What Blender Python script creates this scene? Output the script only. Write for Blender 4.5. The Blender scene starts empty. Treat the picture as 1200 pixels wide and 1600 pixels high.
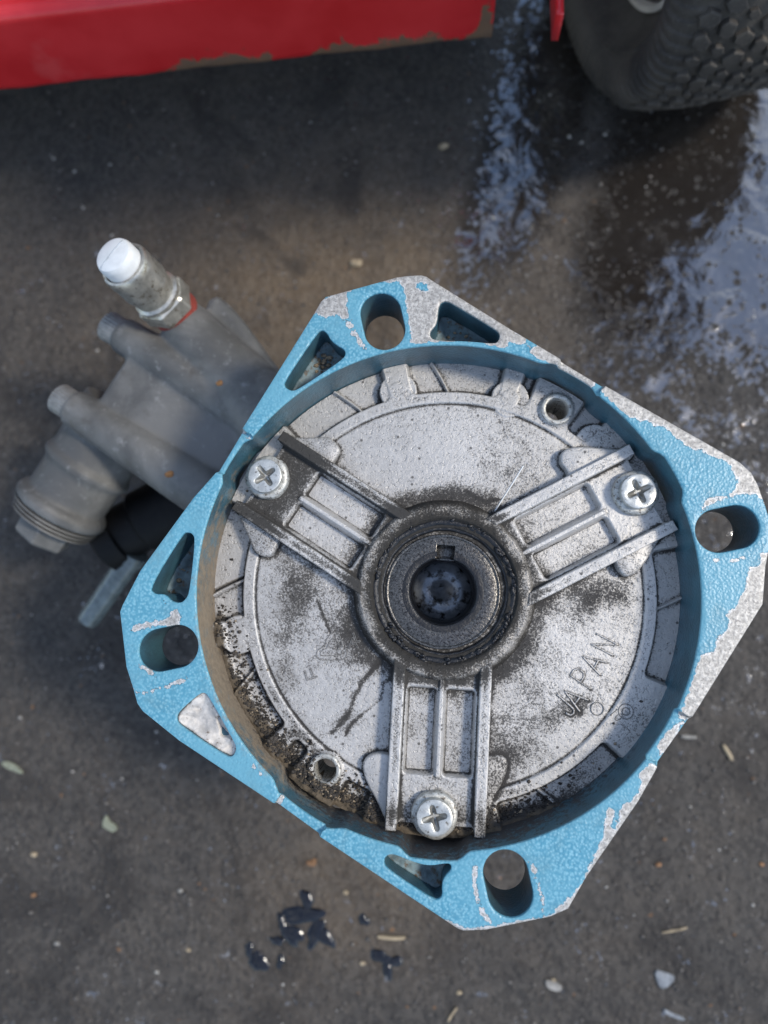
import bpy, bmesh, math, random
import numpy as np
from mathutils import Matrix, Vector
from mathutils.geometry import delaunay_2d_cdt

random.seed(7); rng = np.random.default_rng(7)
scene = bpy.context.scene
COL = scene.collection
MM = 0.001
HT = 162.0                       # flange face height above the ground, mm

# ------------------------------------------------------------------ camera
cam_d = bpy.data.cameras.new("camera")
cam = bpy.data.objects.new("camera", cam_d); COL.objects.link(cam); scene.camera = cam
pit, yaw = 0.106630981, 0.0707152355
Rm = Matrix.Rotation(pit, 4, 'X') @ Matrix.Rotation(yaw, 4, 'Y')
cam.matrix_world = Matrix.Translation((-2.42*MM, 0.188*MM, (208.246+HT)*MM)) @ Rm
cam_d.sensor_fit = 'VERTICAL'; cam_d.sensor_height = 36.0
cam_d.lens = 1109.0/1600.0*36.0
cam_d.clip_start = 0.005; cam_d.clip_end = 200.0
cam_d.dof.use_dof = True; cam_d.dof.focus_distance = 0.214; cam_d.dof.aperture_fstop = 7.6

# ------------------------------------------------------------------ light
SUN_EL, SUN_AZ = math.radians(49), math.radians(4)      # azimuth counted from +X towards +Y
w = bpy.data.worlds.new("World"); scene.world = w; w.use_nodes = True
nt = w.node_tree; bg = nt.nodes['Background']
sky = nt.nodes.new('ShaderNodeTexSky'); sky.sky_type = 'NISHITA'; sky.sun_disc = False
sky.sun_elevation = SUN_EL; sky.sun_rotation = math.radians(90)-SUN_AZ
sky.air_density = 1.0; sky.dust_density = 0.4; sky.ozone_density = 1.0
# thin broken white cloud over the blue
wc = nt.nodes.new('ShaderNodeTexCoord'); wn = nt.nodes.new('ShaderNodeTexNoise'); wn.inputs['Scale'].default_value = 4.5; wn.inputs['Detail'].default_value = 7; wn.inputs['Roughness'].default_value = .6
nt.links.new(wc.outputs['Generated'], wn.inputs['Vector'])
wr = nt.nodes.new('ShaderNodeMapRange'); wr.interpolation_type = 'SMOOTHSTEP'; wr.inputs[1].default_value = .48; wr.inputs[2].default_value = .66; wr.inputs[4].default_value = .5
nt.links.new(wn.outputs[0], wr.inputs[0])
wm_ = nt.nodes.new('ShaderNodeMix'); wm_.data_type = 'RGBA'; nt.links.new(wr.outputs[0], wm_.inputs[0]); nt.links.new(sky.outputs[0], wm_.inputs[6]); wm_.inputs[7].default_value = (8.5, 8.9, 9.6, 1)
nt.links.new(wm_.outputs[2], bg.inputs[0]); bg.inputs[1].default_value = 0.15
sd = bpy.data.lights.new("sun", 'SUN'); sun = bpy.data.objects.new("sun", sd); COL.objects.link(sun)
sd.energy = 1.8; sd.angle = math.radians(9); sd.color = (1.0, 0.93, 0.82)
sv = Vector((math.cos(SUN_EL)*math.cos(SUN_AZ), math.cos(SUN_EL)*math.sin(SUN_AZ), math.sin(SUN_EL)))
sun.rotation_euler = sv.to_track_quat('Z', 'Y').to_euler(); sun.location = sv*2
scene.view_settings.view_transform = 'Standard'; scene.view_settings.look = 'None'
scene.view_settings.exposure = 0.84; scene.view_settings.gamma = 1.0
scene.cycles.max_bounces = 8

# ------------------------------------------------------------------ node helper
class NT:
    def __init__(s, name):
        s.m = bpy.data.materials.new(name); s.m.use_nodes = True
        s.t = s.m.node_tree; s.b = s.t.nodes['Principled BSDF']
        s.co = s.t.nodes.new('ShaderNodeTexCoord').outputs['Object']
    def put(s, sock, v):
        if isinstance(v, bpy.types.NodeSocket): s.t.links.new(v, sock)
        elif isinstance(v, (tuple, list)) and len(v) == 3 and sock.type == 'RGBA': sock.default_value = (*v, 1)
        else: sock.default_value = v
    def noise(s, sc, det=4, rough=.55, dist=0, vec=None, col=False):
        n = s.t.nodes.new('ShaderNodeTexNoise'); s.put(n.inputs['Vector'], vec or s.co)
        n.inputs['Scale'].default_value = sc; n.inputs['Detail'].default_value = det
        n.inputs['Roughness'].default_value = rough; n.inputs['Distortion'].default_value = dist
        return n.outputs[1 if col else 0]
    def vor(s, sc, feat='F1', out='Distance', rnd=1.0, vec=None):
        n = s.t.nodes.new('ShaderNodeTexVoronoi'); n.feature = feat; s.put(n.inputs['Vector'], vec or s.co)
        n.inputs['Scale'].default_value = sc; n.inputs['Randomness'].default_value = rnd
        return n.outputs[out]
    def math(s, op, a, b=0.0, c=0.0, clamp=False):
        n = s.t.nodes.new('ShaderNodeMath'); n.operation = op; n.use_clamp = clamp
        s.put(n.inputs[0], a); s.put(n.inputs[1], b); s.put(n.inputs[2], c); return n.outputs[0]
    def step(s, v, a, b, lo=0.0, hi=1.0):
        n = s.t.nodes.new('ShaderNodeMapRange'); n.interpolation_type = 'SMOOTHSTEP'
        s.put(n.inputs[0], v); s.put(n.inputs[1], a); s.put(n.inputs[2], b)
        n.inputs[3].default_value = lo; n.inputs[4].default_value = hi; return n.outputs[0]
    def mix(s, f, a, b, mode='MIX'):
        n = s.t.nodes.new('ShaderNodeMix'); n.data_type = 'RGBA'; n.blend_type = mode
        s.put(n.inputs[0], f); s.put(n.inputs[6], a); s.put(n.inputs[7], b); return n.outputs[2]
    def attr(s, name):
        n = s.t.nodes.new('ShaderNodeAttribute'); n.attribute_name = name; return n.outputs['Fac']
    def xyz(s):
        n = s.t.nodes.new('ShaderNodeSeparateXYZ'); s.put(n.inputs[0], s.co); return n.outputs
    def bump(s, h, dist, strength=1.0, prev=None):
        n = s.t.nodes.new('ShaderNodeBump'); s.put(n.inputs['Height'], h)
        n.inputs['Distance'].default_value = dist; s.put(n.inputs['Strength'], strength)
        if prev: s.put(n.inputs['Normal'], prev)
        return n.outputs[0]
    def out(s, col=None, rough=None, metal=None, normal=None, **kw):
        if col is not None: s.put(s.b.inputs['Base Color'], col)
        if rough is not None: s.put(s.b.inputs['Roughness'], rough)
        if metal is not None: s.put(s.b.inputs['Metallic'], metal)
        if normal is not None: s.put(s.b.inputs['Normal'], normal)
        for k, v in kw.items(): s.put(s.b.inputs[k.replace('_', ' ')], v)
        return s.m

# ------------------------------------------------------------------ materials
def mat_cast(name, base, dirt, grime_w=1.0, speck=0.5, metal=0.45, rough=0.5, warm=(0.15, 0.12, 0.085)):
    """sand-cast aluminium with soot specks; attribute 'grime' raises the soot and the painted contact shade, 'rustdirt' the brown dirt"""
    n = NT(name)
    g = n.attr('grime_shade'); rd = n.attr('rustdirt')
    big = n.noise(60, 5, .6); fine = n.noise(1850, 3, .75); mid = n.noise(420, 4, .65); pit = n.noise(900, 2, .5)
    v = n.math('ADD', n.math('MULTIPLY', fine, .76), n.math('MULTIPLY', mid, .24))
    lvl = n.math('ADD', .415 + .06*speck, n.math('MULTIPLY', g, .13*grime_w))
    lvl = n.math('ADD', lvl, n.math('MULTIPLY', n.math('SUBTRACT', big, .5), .22))
    d = n.step(v, n.math('SUBTRACT', lvl, .05), n.math('ADD', lvl, .07), 1.0, 0.0)
    d = n.math('MULTIPLY', d, n.step(g, -.6, .7, .6, 1.0))
    dr = n.vor(430, out='Color'); ds = n.t.nodes.new('ShaderNodeSeparateColor'); n.put(ds.inputs[0], dr)
    dot = n.math('MULTIPLY', n.step(n.vor(430), n.math('MULTIPLY', ds.outputs[1], .34), .06, 1, 0) if False else n.step(n.vor(430), .24, .14), n.step(ds.outputs[0], .86, .88))
    d = n.math('MAXIMUM', d, n.math('MULTIPLY', dot, .85))
    tone = n.mix(n.step(n.noise(25, 3), .35, .65), base, tuple(c*.86 for c in base))
    tone = n.mix(n.math('MULTIPLY', n.step(mid, .45, .75), .35), tone, tuple(min(1, c*1.25) for c in base))
    film = n.step(n.math('ADD', g, n.math('MULTIPLY', n.math('SUBTRACT', n.noise(130, 5, .65, .8), .5), 1.6)), -.15, 1.25)
    tone = n.mix(n.math('MULTIPLY', film, .82), tone, n.mix(n.step(g, .5, 1.3), (.105, .092, .074), (.045, .040, .033)))
    col = n.mix(n.math('MULTIPLY', d, .92), tone, dirt)
    bf = n.step(n.math('ADD', rd, n.math('MULTIPLY', n.math('SUBTRACT', n.noise(350, 5, .7), .5), 1.5)), .3, .75)
    col = n.mix(bf, col, n.mix(n.noise(700, 3), warm, tuple(c*.35 for c in warm)))
    nm = n.bump(n.math('ADD', fine, n.math('MULTIPLY', mid, .5)), .00015, .8)
    nm = n.bump(n.step(pit, .28, .42), .0002, .8, nm)
    return n.out(col, n.step(n.math('ADD', d, bf), 0, 1, rough, .75), n.step(n.math('ADD', d, bf), 0, 1, metal, .0), nm, Specular_IOR_Level=n.step(n.math('ADD', d, bf), 0, 1, .5, .12))

M_plate = mat_cast('cast_aluminium_sooty', (.48, .46, .43), (.038, .036, .034), 1.0, .55)
M_arm = mat_cast('cast_aluminium_arm', (.49, .47, .44), (.038, .036, .033), 1.0, .5)
M_hub = mat_cast('cast_aluminium_hub', (.34, .315, .28), (.026, .024, .021), 1.0, 1.0, warm=(.12, .09, .07))

def mat_body():
    n = NT('grey_casting_oxidised')
    a = n.noise(30, 5, .6, .4); b = n.noise(240, 5, .65); f = n.noise(1400, 3, .6)
    col = n.mix(n.step(a, .38, .62), (.085, .084, .080), (.155, .152, .143))
    col = n.mix(n.math('MULTIPLY', n.step(b, .55, .75), .5), col, (.29, .29, .28))
    col = n.mix(n.math('MULTIPLY', n.step(n.noise(80, 4), .58, .74), .6), col, (.075, .066, .055))
    rust = n.step(n.vor(42), .075, .05)
    rust = n.math('MULTIPLY', rust, n.step(n.noise(19, 1), .52, .55))
    col = n.mix(rust, col, (.33, .13, .04))
    nm = n.bump(n.math('ADD', b, n.math('MULTIPLY', f, .5)), .0003, .7)
    return n.out(col, .62, .25, nm)
M_body = mat_body()

def mat_flange():
    n = NT('blue_hammered_paint_chipped')
    p = n.attr('paint'); g = n.attr('grime_shade'); rd = n.attr('rustdirt')
    # paint: cobbled hammer finish
    c1 = n.vor(1350, 'SMOOTH_F1'); c2 = n.noise(1500, 3, .6); nz = n.noise(900, 4, .65)
    jag = n.math('ADD', n.math('MULTIPLY', n.math('SUBTRACT', n.noise(420, 5, .75), .5), 3.2), n.math('MULTIPLY', n.math('SUBTRACT', n.vor(500), .4), .6))
    pm = n.math('ADD', p, jag)
    mask = n.step(pm, -.06, .06)
    blue = n.mix(n.step(c1, .1, .62), (.18, .385, .46), (.065, .235, .32))
    blue = n.mix(n.step(n.noise(45, 4), .35, .7), blue, (.115, .30, .375))
    blue = n.mix(n.math('MULTIPLY', n.step(n.noise(1300, 4, .7), .6, .72), n.step(g, -.2, 1, .35, 1)), blue, (.035, .045, .05))
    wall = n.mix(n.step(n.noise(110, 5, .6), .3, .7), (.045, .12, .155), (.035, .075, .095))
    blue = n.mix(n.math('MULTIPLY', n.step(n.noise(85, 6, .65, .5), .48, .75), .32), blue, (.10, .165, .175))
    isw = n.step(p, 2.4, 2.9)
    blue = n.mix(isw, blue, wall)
    # bare metal
    bm = n.mix(n.step(nz, .35, .7), (.29, .275, .25), (.54, .51, .465))
    bm = n.mix(n.math('MULTIPLY', n.step(n.noise(1700, 3, .7), .52, .66), .8), bm, (.16, .15, .14))
    bm = n.mix(n.math('MULTIPLY', n.step(n.noise(70, 4), .55, .72), .5), bm, (.30, .27, .23))
    edge = n.math('MULTIPLY', n.step(pm, -.5, -.1), n.step(pm, .02, -.06))
    bm = n.mix(n.math('MULTIPLY', edge, .55), bm, (.72, .73, .73))
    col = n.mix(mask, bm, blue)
    bf = n.step(n.math('ADD', rd, n.math('MULTIPLY', n.math('SUBTRACT', n.noise(260, 6, .7), .5), 1.6)), .3, .9)
    col = n.mix(bf, col, n.mix(n.noise(500, 4), (.27, .21, .14), (.11, .085, .06)))
    gf = n.step(n.math('ADD', g, n.math('MULTIPLY', n.math('SUBTRACT', n.noise(500, 5, .75), .5), 2.2)), .45, .8)
    col = n.mix(gf, col, (.045, .042, .04))
    ham = n.bump(n.math('MULTIPLY', c1, mask), .00018, .8)
    ham = n.bump(mask, .00013, 1.0, ham)
    ham = n.bump(n.math('ADD', c2, n.math('MULTIPLY', nz, n.step(mask, 0, 1, 1.6, .3))), .00012, .8, ham)
    rgh = n.mix(mask, (.55,)*3, (.36,)*3); rgh = n.mix(n.math('MAXIMUM', bf, gf, clamp=True), rgh, (.8,)*3)
    return n.out(col, rgh, n.math('MULTIPLY', n.math('SUBTRACT', 1, mask), .35), ham)
M_flange = mat_flange()

def mat_simple(name, col, rough=.5, metal=0.0, var=.25, sc=300, bump=.0001, dirt=None, **kw):
    n = NT(name); a = n.noise(sc, 5, .65)
    c = n.mix(n.step(a, .3, .7), tuple(x*(1-var) for x in col), tuple(min(1, x*(1+var)) for x in col))
    if dirt: c = n.mix(n.step(n.noise(sc*1.7, 5, .7), dirt[1], dirt[1]+.12), c, dirt[0])
    return n.out(c, rough, metal, n.bump(a, bump, .8), **kw)
M_pocket = mat_simple('painted_pocket_floor', (.13, .19, .21), .6, .1, .35, 260, .0003, ((.10, .075, .05), .52))
M_pocket_light = mat_simple('bare_pocket_floor', (.50, .47, .43), .6, .2, .25, 260, .0004, ((.13, .09, .06), .55))
M_screw = mat_simple('zinc_screw', (.50, .50, .465), .38, .6, .15, 500, .00015, ((.16, .145, .12), .56))
M_recess = mat_simple('dark_screw_recess', (.27, .265, .24), .5, .5, .3, 500, .0002)  # recess tone set darker than the screw head
M_collar = mat_simple('dirty_zinc_collar', (.44, .43, .39), .5, .5, .25, 500, .0003, ((.12, .10, .08), .52))
M_steel = mat_simple('ground_steel_ring', (.12, .113, .102), .27, .85, .4, 1100, .00016, ((.03, .027, .025), .50))
M_shaftcore = mat_simple('oily_shaft_bottom', (.22, .235, .25), .2, .35, .4, 160, .0003, ((.02, .018, .016), .5))
M_black = mat_simple('black_sealant', (.007, .007, .008), .38, 0, .4, 500, .0005, Specular_IOR_Level=.45)
M_dark = mat_simple('black_plastic', (.006, .006, .006), .6, 0, .3, 200, .0002, Specular_IOR_Level=.2)
M_line = mat_simple('soot_filled_engraving', (.17, .165, .155), .8, 0, .3, 900, .0001)
M_sock = mat_simple('dull_socket_screw', (.22, .215, .20), .5, .5, .2, 500, .0002)
M_brass = mat_simple('dirty_nickel_fitting', (.45, .43, .38), .36, .75, .25, 220, .00025, ((.20, .17, .13), .54))
M_white = mat_simple('white_plastic_plug', (.62, .63, .62), .45, 0, .06, 300, .0001)
M_redw = mat_simple('red_fibre_washer', (.20, .03, .02), .7, 0, .3, 500, .0002)
M_clear = mat_simple('cloudy_plastic_barb', (.12, .14, .135), .18, 0, .3, 200, .0002, ((.16, .17, .16), .55), Alpha=1.0)
M_rim = mat_simple('cream_wheel_rim', (.50, .46, .38), .5, 0, .15, 60, .0003)

def mat_tyre():
    n = NT('dusty_tyre_rubber'); a = n.noise(45, 5, .6); b = n.noise(600, 4, .7)
    c = n.mix(n.step(a, .3, .72), (.038, .034, .030), (.080, .070, .058))
    c = n.mix(n.math('MULTIPLY', n.step(b, .5, .75), .6), c, (.11, .098, .083))
    return n.out(c, .75, 0, n.bump(b, .0004, .7), Specular_IOR_Level=.25)
M_tyre = mat_tyre()

def mat_red():
    n = NT('red_paint_rusty_edge'); x, y, z = n.xyz()
    a = n.noise(28, 4, .6); b = n.noise(160, 6, .7)
    c = n.mix(n.step(a, .3, .7), (.52, .012, .016), (.62, .028, .032))
    c = n.mix(n.math('MULTIPLY', n.step(n.noise(18, 5), .6, .66), .22), c, (.62, .13, .12))
    thr = n.math('ADD', n.math('SUBTRACT', n.attr('rust'), .5), n.math('MULTIPLY', n.math('SUBTRACT', n.noise(110, 6, .75), .5), 2.2))
    r = n.step(thr, -.02, .12)
    r = n.math('MAXIMUM', r, n.math('MULTIPLY', n.step(n.vor(36), .09, .06), n.step(n.noise(12, 1), .54, .57)))
    rc = n.mix(b, (.20, .10, .045), (.10, .075, .055))
    c = n.mix(r, c, rc)
    nm = n.bump(b, .0005, n.step(r, 0, 1, .12, 1.0)) if False else n.bump(n.math('ADD', n.math('MULTIPLY', r, -.6), n.math('MULTIPLY', n.math('MULTIPLY', b, r), 1.2)), .0008, .8)
    return n.out(c, n.step(r, 0, 1, .33, .85), 0, nm)
M_red = mat_red()

def mat_ground():
    n = NT('wet_asphalt')
    wet = n.attr('wet'); dry = n.attr('dry')
    a = n.noise(9, 5, .6); b = n.noise(60, 6, .65); f = n.noise(420, 5, .7); v = n.vor(260); v2 = n.vor(170)
    c = n.mix(n.step(a, .35, .65), (.045, .041, .038), (.068, .060, .052))
    c = n.mix(n.math('MULTIPLY', n.step(b, .42, .7), .55), c, (.085, .070, .056))
    c = n.mix(n.math('MULTIPLY', n.step(f, .52, .72), .6), c, (.024, .024, .026))
    brown = n.mix(b, (.125, .088, .055), (.21, .155, .10))
    c = n.mix(n.math('MULTIPLY', dry, n.step(n.noise(38, 5, .65), .3, .62, .55, 1)), c, brown)
    rs = n.vor(260, out='Color'); rr = n.t.nodes.new('ShaderNodeSeparateColor'); n.put(rr.inputs[0], rs)
    chip = n.math('MULTIPLY', n.step(v, .26, .14), n.step(rr.outputs[0], .88, .9))
    c = n.mix(chip, c, n.mix(rr.outputs[1], (.12, .105, .09), (.20, .185, .165)))
    chip2 = n.math('MULTIPLY', n.step(v2, .30, .12), n.step(n.noise(150, 1), .66, .7))
    c = n.mix(chip2, c, (.22, .11, .045))
    cellc = n.t.nodes.new('ShaderNodeSeparateColor'); n.put(cellc.inputs[0], n.vor(420, out='Color'))
    c = n.mix(.36, c, n.mix(cellc.outputs[1], (.016, .015, .014), (.105, .094, .080)))
    c = n.mix(n.math('MULTIPLY', n.step(n.noise(14, 5, .6, 1.0), .52, .68), .6), c, (.026, .023, .021))
    wm = n.step(n.math('ADD', wet, n.math('MULTIPLY', n.math('SUBTRACT', n.math('ADD', n.math('MULTIPLY', n.noise(62, 8, .7, .5), .5), n.math('MULTIPLY', n.noise(330, 4, .7), .5)), .5), 4.2)), .38, .50)
    sc_ = n.t.nodes.new('ShaderNodeSeparateColor'); n.put(sc_.inputs[0], n.vor(230, out='Color')); sd2 = n.vor(230)
    stone = n.math('MULTIPLY', n.step(sd2, n.math('MULTIPLY', sc_.outputs[0], .5), n.math('SUBTRACT', n.math('MULTIPLY', sc_.outputs[0], .5), .06)), n.step(sc_.outputs[2], .68, .72))
    wm = n.math('MULTIPLY', wm, n.math('SUBTRACT', 1.0, n.math('MULTIPLY', stone, .9)))
    c = n.mix(n.math('MULTIPLY', n.step(wet, .18, .5), .85), c, (.014, .011, .009))
    damp = n.step(n.math('ADD', wet, n.math('MULTIPLY', n.noise(30, 4), .3)), 0.05, .5)
    rough = n.mix(damp, (.72,)*3, (.45,)*3); rough = n.mix(wm, rough, (.06,)*3)
    spec = n.mix(wm, (.2,)*3, (1.0,)*3)
    h = n.math('ADD', n.math('MULTIPLY', f, .8), n.math('MULTIPLY', n.step(v, .1, .55), -.55))
    nm = n.bump(h, .0011, n.step(wm, 0, 1, .85, .03))
    nm = n.bump(n.noise(150, 6, .7), .0020, n.step(wm, 0, 1, .6, .07), nm)
    nm = n.bump(n.noise(55, 3, .55, .4), .0040, n.step(wm, 0, 1, .25, .32), nm)
    return n.out(c, rough, 0, nm, Specular_IOR_Level=spec, IOR=n.math('ADD', 1.45, n.math('MULTIPLY', wm, .4)))
M_ground = mat_ground()

# ------------------------------------------------------------------ geometry helpers (all in mm, z = 0 at the flange face)
def link(name, me, parent=None, mat=None, smooth=True, **props):
    o = bpy.data.objects.new(name, me); COL.objects.link(o)
    if mat is not None:
        for m in (mat if isinstance(mat, (list, tuple)) else [mat]): me.materials.append(m)
    if smooth: me.polygons.foreach_set('use_smooth', [True]*len(me.polygons))
    if parent: o.parent = parent
    for k, v in props.items(): o[k] = v
    return o
def mesh(name, V, F, attrs=None):
    V = np.asarray(V, float)*MM; V = V.copy(); V[:, 2] += HT*MM
    me = bpy.data.meshes.new(name)
    me.from_pydata(V.tolist(), [], F if isinstance(F, list) else F.tolist())
    for k, a in (attrs or {}).items():
        at = me.attributes.new(k, 'FLOAT', 'POINT'); at.data.foreach_set('value', np.asarray(a, np.float32))
    me.update(); return me
def auto_smooth(o, ang=35):
    me = o.data; bm = bmesh.new(); bm.from_mesh(me)
    for e in bm.edges:
        if len(e.link_faces) == 2 and e.calc_face_angle(0) > math.radians(ang): e.smooth = False
    for f in bm.faces: f.smooth = True
    bm.to_mesh(me); bm.free()
def resample(P, d, closed=True):
    P = [np.array(p, float) for p in P]; out = []
    n = len(P)
    for i in range(n if closed else n-1):
        a, b = P[i], P[(i+1) % n]; k = max(1, int(np.ceil(np.linalg.norm(b-a)/d)))
        out += [a+(b-a)*t/k for t in range(k)]
    if not closed: out.append(P[-1])
    return np.array(out)
def chaikin(P, it=2, closed=True):
    P = np.array(P, float)
    for _ in range(it):
        if closed: Q = np.roll(P, -1, 0); P = np.stack([.75*P+.25*Q, .25*P+.75*Q], 1).reshape(-1, P.shape[1])
        else:
            a = .75*P[:-1]+.25*P[1:]; b = .25*P[:-1]+.75*P[1:]
            P = np.vstack([P[:1], np.stack([a, b], 1).reshape(-1, P.shape[1]), P[-1:]])
    return P
def area(P): x, y = P[:, 0], P[:, 1]; return .5*np.sum(x*np.roll(y, -1)-y*np.roll(x, -1))
def ccw(P): P = np.array(P, float); return P if area(P) > 0 else P[::-1]
def normals2(P):                       # outward normals of a ccw loop
    d = np.roll(P, -1, 0)-np.roll(P, 1, 0); d /= np.linalg.norm(d, axis=1)[:, None]+1e-9
    return np.stack([d[:, 1], -d[:, 0]], 1)
def seg_dist(X, Y, P, closed=True):
    X = X.ravel(); Y = Y.ravel(); best = np.full(X.shape, 1e9); P = np.asarray(P, float)
    for i in range(len(P) if closed else len(P)-1):
        a = P[i]; b = P[(i+1) % len(P)]; d = b-a; L = d@d+1e-12
        t = np.clip(((X-a[0])*d[0]+(Y-a[1])*d[1])/L, 0, 1)
        best = np.minimum(best, (X-a[0]-t*d[0])**2+(Y-a[1]-t*d[1])**2)
    return np.sqrt(best)
def inside(X, Y, P):
    X = X.ravel(); Y = Y.ravel(); c = np.zeros(X.shape, bool); P = np.asarray(P, float)
    for i in range(len(P)):
        x1, y1 = P[i-1]; x2, y2 = P[i]
        if y1 == y2: continue
        c ^= ((y1 > Y) != (y2 > Y)) & (X < (x2-x1)*(Y-y1)/(y2-y1)+x1)
    return c
def sdf(X, Y, P): return seg_dist(X, Y, P)*np.where(inside(X, Y, P), 1, -1)   # positive inside
def sst(v, a, b): t = np.clip((v-a)/(b-a), 0, 1); return t*t*(3-2*t)
def hash2(i, j, s=0): v = np.sin(i*127.1+j*311.7+s*74.7)*43758.5453; return v-np.floor(v)
def vnoise(X, Y, s=0):
    i = np.floor(X); j = np.floor(Y); u = X-i; v = Y-j; u = u*u*(3-2*u); v = v*v*(3-2*v)
    return (hash2(i, j, s)*(1-u)+hash2(i+1, j, s)*u)*(1-v)+(hash2(i, j+1, s)*(1-u)+hash2(i+1, j+1, s)*u)*v
def fbm(X, Y, o=4, s=0):
    r = 0; a = .5
    for k in range(o): r = r+a*vnoise(X*2**k, Y*2**k, s+k*3.1); a *= .5
    return r
def circle(r, n=64, c=(0, 0), a0=0): return [(c[0]+r*math.cos(a0+2*math.pi*k/n), c[1]+r*math.sin(a0+2*math.pi*k/n)) for k in range(n)]
class Frame:                           # local (u, v, w) -> pump mm
    def __init__(s, o, w, u=None):
        s.o = np.array(o, float); s.w = np.array(w, float); s.w /= np.linalg.norm(s.w)
        u = np.array(u if u is not None else ([0, 0, 1] if abs(s.w[2]) < .9 else [1, 0, 0]), float)
        s.u = u-s.w*(u@s.w); s.u /= np.linalg.norm(s.u); s.v = np.cross(s.w, s.u)
    def __call__(s, P): P = np.asarray(P, float); return s.o+P[:, :1]*s.u+P[:, 1:2]*s.v+P[:, 2:3]*s.w
IDF = Frame((0, 0, 0), (0, 0, 1), (1, 0, 0))
def revolve(prof, n=64, fr=IDF, rmod=None, close=False, wob=0):
    V = []; k = len(prof)
    for j in range(n):
        a = 2*math.pi*j/n
        for i, (r, z) in enumerate(prof):
            rr = r*(rmod(a, i) if rmod else 1)
            V.append((rr*math.cos(a), rr*math.sin(a), z))
    F = [(j*k+i, ((j+1) % n)*k+i, ((j+1) % n)*k+i+1, j*k+i+1) for j in range(n) for i in range(k-1)]
    if close: F += [tuple(j*k for j in range(n))[::-1], tuple(j*k+k-1 for j in range(n))]
    return fr(np.array(V)), F
def merge(*parts):
    V = []; F = []; o = 0
    for v, f in parts: V.append(np.asarray(v)); F += [tuple(i+o for i in q) for q in f]; o += len(v)
    return np.vstack(V), F
def prism(loops, z0, z1, bev=.4, fr=IDF, step=0, jit=0, bottom=True):
    """slab between z0 (top) and z1 with rounded upper rims; loops[0] is the outline, the rest are holes"""
    L = []
    for i, P in enumerate(loops):
        P = ccw(P)
        if step: P = resample(P, step)
        if i: P = P[::-1]
        L.append(P)
    V = []; F = []; rings = []
    for P in L:
        N = normals2(P); sgn = -1
        o = len(V); n = len(P)
        for (k, dz) in ((1.0, 0), (.3, -.3), (0, -1.0)):
            q = P+N*sgn*bev*k; V += [(x, y, z0+dz*bev) for x, y in q]
        V += [(x, y, z1) for x, y in P]
        for r in range(3): F += [(o+r*n+i, o+(r+1)*n+i, o+(r+1)*n+(i+1) % n, o+r*n+(i+1) % n) for i in range(n)]
        rings.append((o, n, q))
    for zi, zz in ((0, z0), (3, z1)):
        if zi and not bottom: break
        pts = []; edges = []; idx = []
        for (o, n, _), P in zip(rings, L):
            b = len(pts); pts += [Vector(V[o+zi*n+i][:2]) for i in range(n)]; idx += [o+zi*n+i for i in range(n)]
            edges += [(b+i, b+(i+1) % n) for i in range(n)]
        ov, oe, of, orig, _, _ = delaunay_2d_cdt(pts, edges, [], 0, 1e-6)
        P0 = np.array([tuple(v) for v in ov]); T = np.array([tuple(f) for f in of if len(f) == 3])
        c = P0[T].mean(1)
        ok = inside(c[:, 0], c[:, 1], [V[rings[0][0]+zi*rings[0][1]+i][:2] for i in range(rings[0][1])])
        for (o, n, _) in rings[1:]: ok &= ~inside(c[:, 0], c[:, 1], [V[o+zi*n+i][:2] for i in range(n)])
        mp = [idx[l[0]] if l else None for l in orig]
        for t in T[ok]:
            q = [mp[i] for i in t]
            if None in q: continue
            a, b, cc = (V[i] for i in q)
            up = (b[0]-a[0])*(cc[1]-a[1])-(b[1]-a[1])*(cc[0]-a[0]) > 0
            F.append(tuple(q) if up == (zi == 0) else tuple(q[::-1]))
    return fr(np.array(V)), F
def tube(P, r, n=6, closed=False):
    P = np.array(P, float); m = len(P); V = []
    for i in range(m):
        a = P[(i-1) % m] if (closed or i) else P[i]; b = P[(i+1) % m] if (closed or i < m-1) else P[i]
        t = b-a; t /= np.linalg.norm(t)+1e-9
        u = np.cross(t, (0, 0, 1)); u = u/np.linalg.norm(u) if np.linalg.norm(u) > 1e-4 else np.array([1., 0, 0])
        v = np.cross(u, t); rr = r[i] if hasattr(r, '__len__') else r
        V += [P[i]+rr*(math.cos(2*math.pi*k/n)*u+math.sin(2*math.pi*k/n)*v) for k in range(n)]
    F = [(i*n+k, i*n+(k+1) % n, ((i+1) % m)*n+(k+1) % n, ((i+1) % m)*n+k) for i in range(m if closed else m-1) for k in range(n)]
    if not closed: F += [tuple(range(n))[::-1], tuple((m-1)*n+k for k in range(n))]
    return np.array(V), F
def grid_faces(a, b, wrap=False):
    i, j = np.meshgrid(np.arange(a if wrap else a-1), np.arange(b-1), indexing='ij'); i2 = (i+1) % a
    return np.stack([i*b+j, i2*b+j, i2*b+j+1, i*b+j+1], -1).reshape(-1, 4)
def blob(c, r, seed=0, sub=2, sq=(1, 1, 1)):
    bm = bmesh.new(); bmesh.ops.create_icosphere(bm, subdivisions=sub, radius=1)
    V = np.array([tuple(v.co) for v in bm.verts]); F = [tuple(v.index for v in f.verts) for f in bm.faces]; bm.free()
    rr = np.random.default_rng(seed); k = 1+.35*(vnoise(V[:, 0]*1.7+seed*3.3, V[:, 1]*1.7+V[:, 2]*2.1+seed)-.5)*2
    return V*k[:, None]*r*np.array(sq)+np.array(c), F
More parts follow.
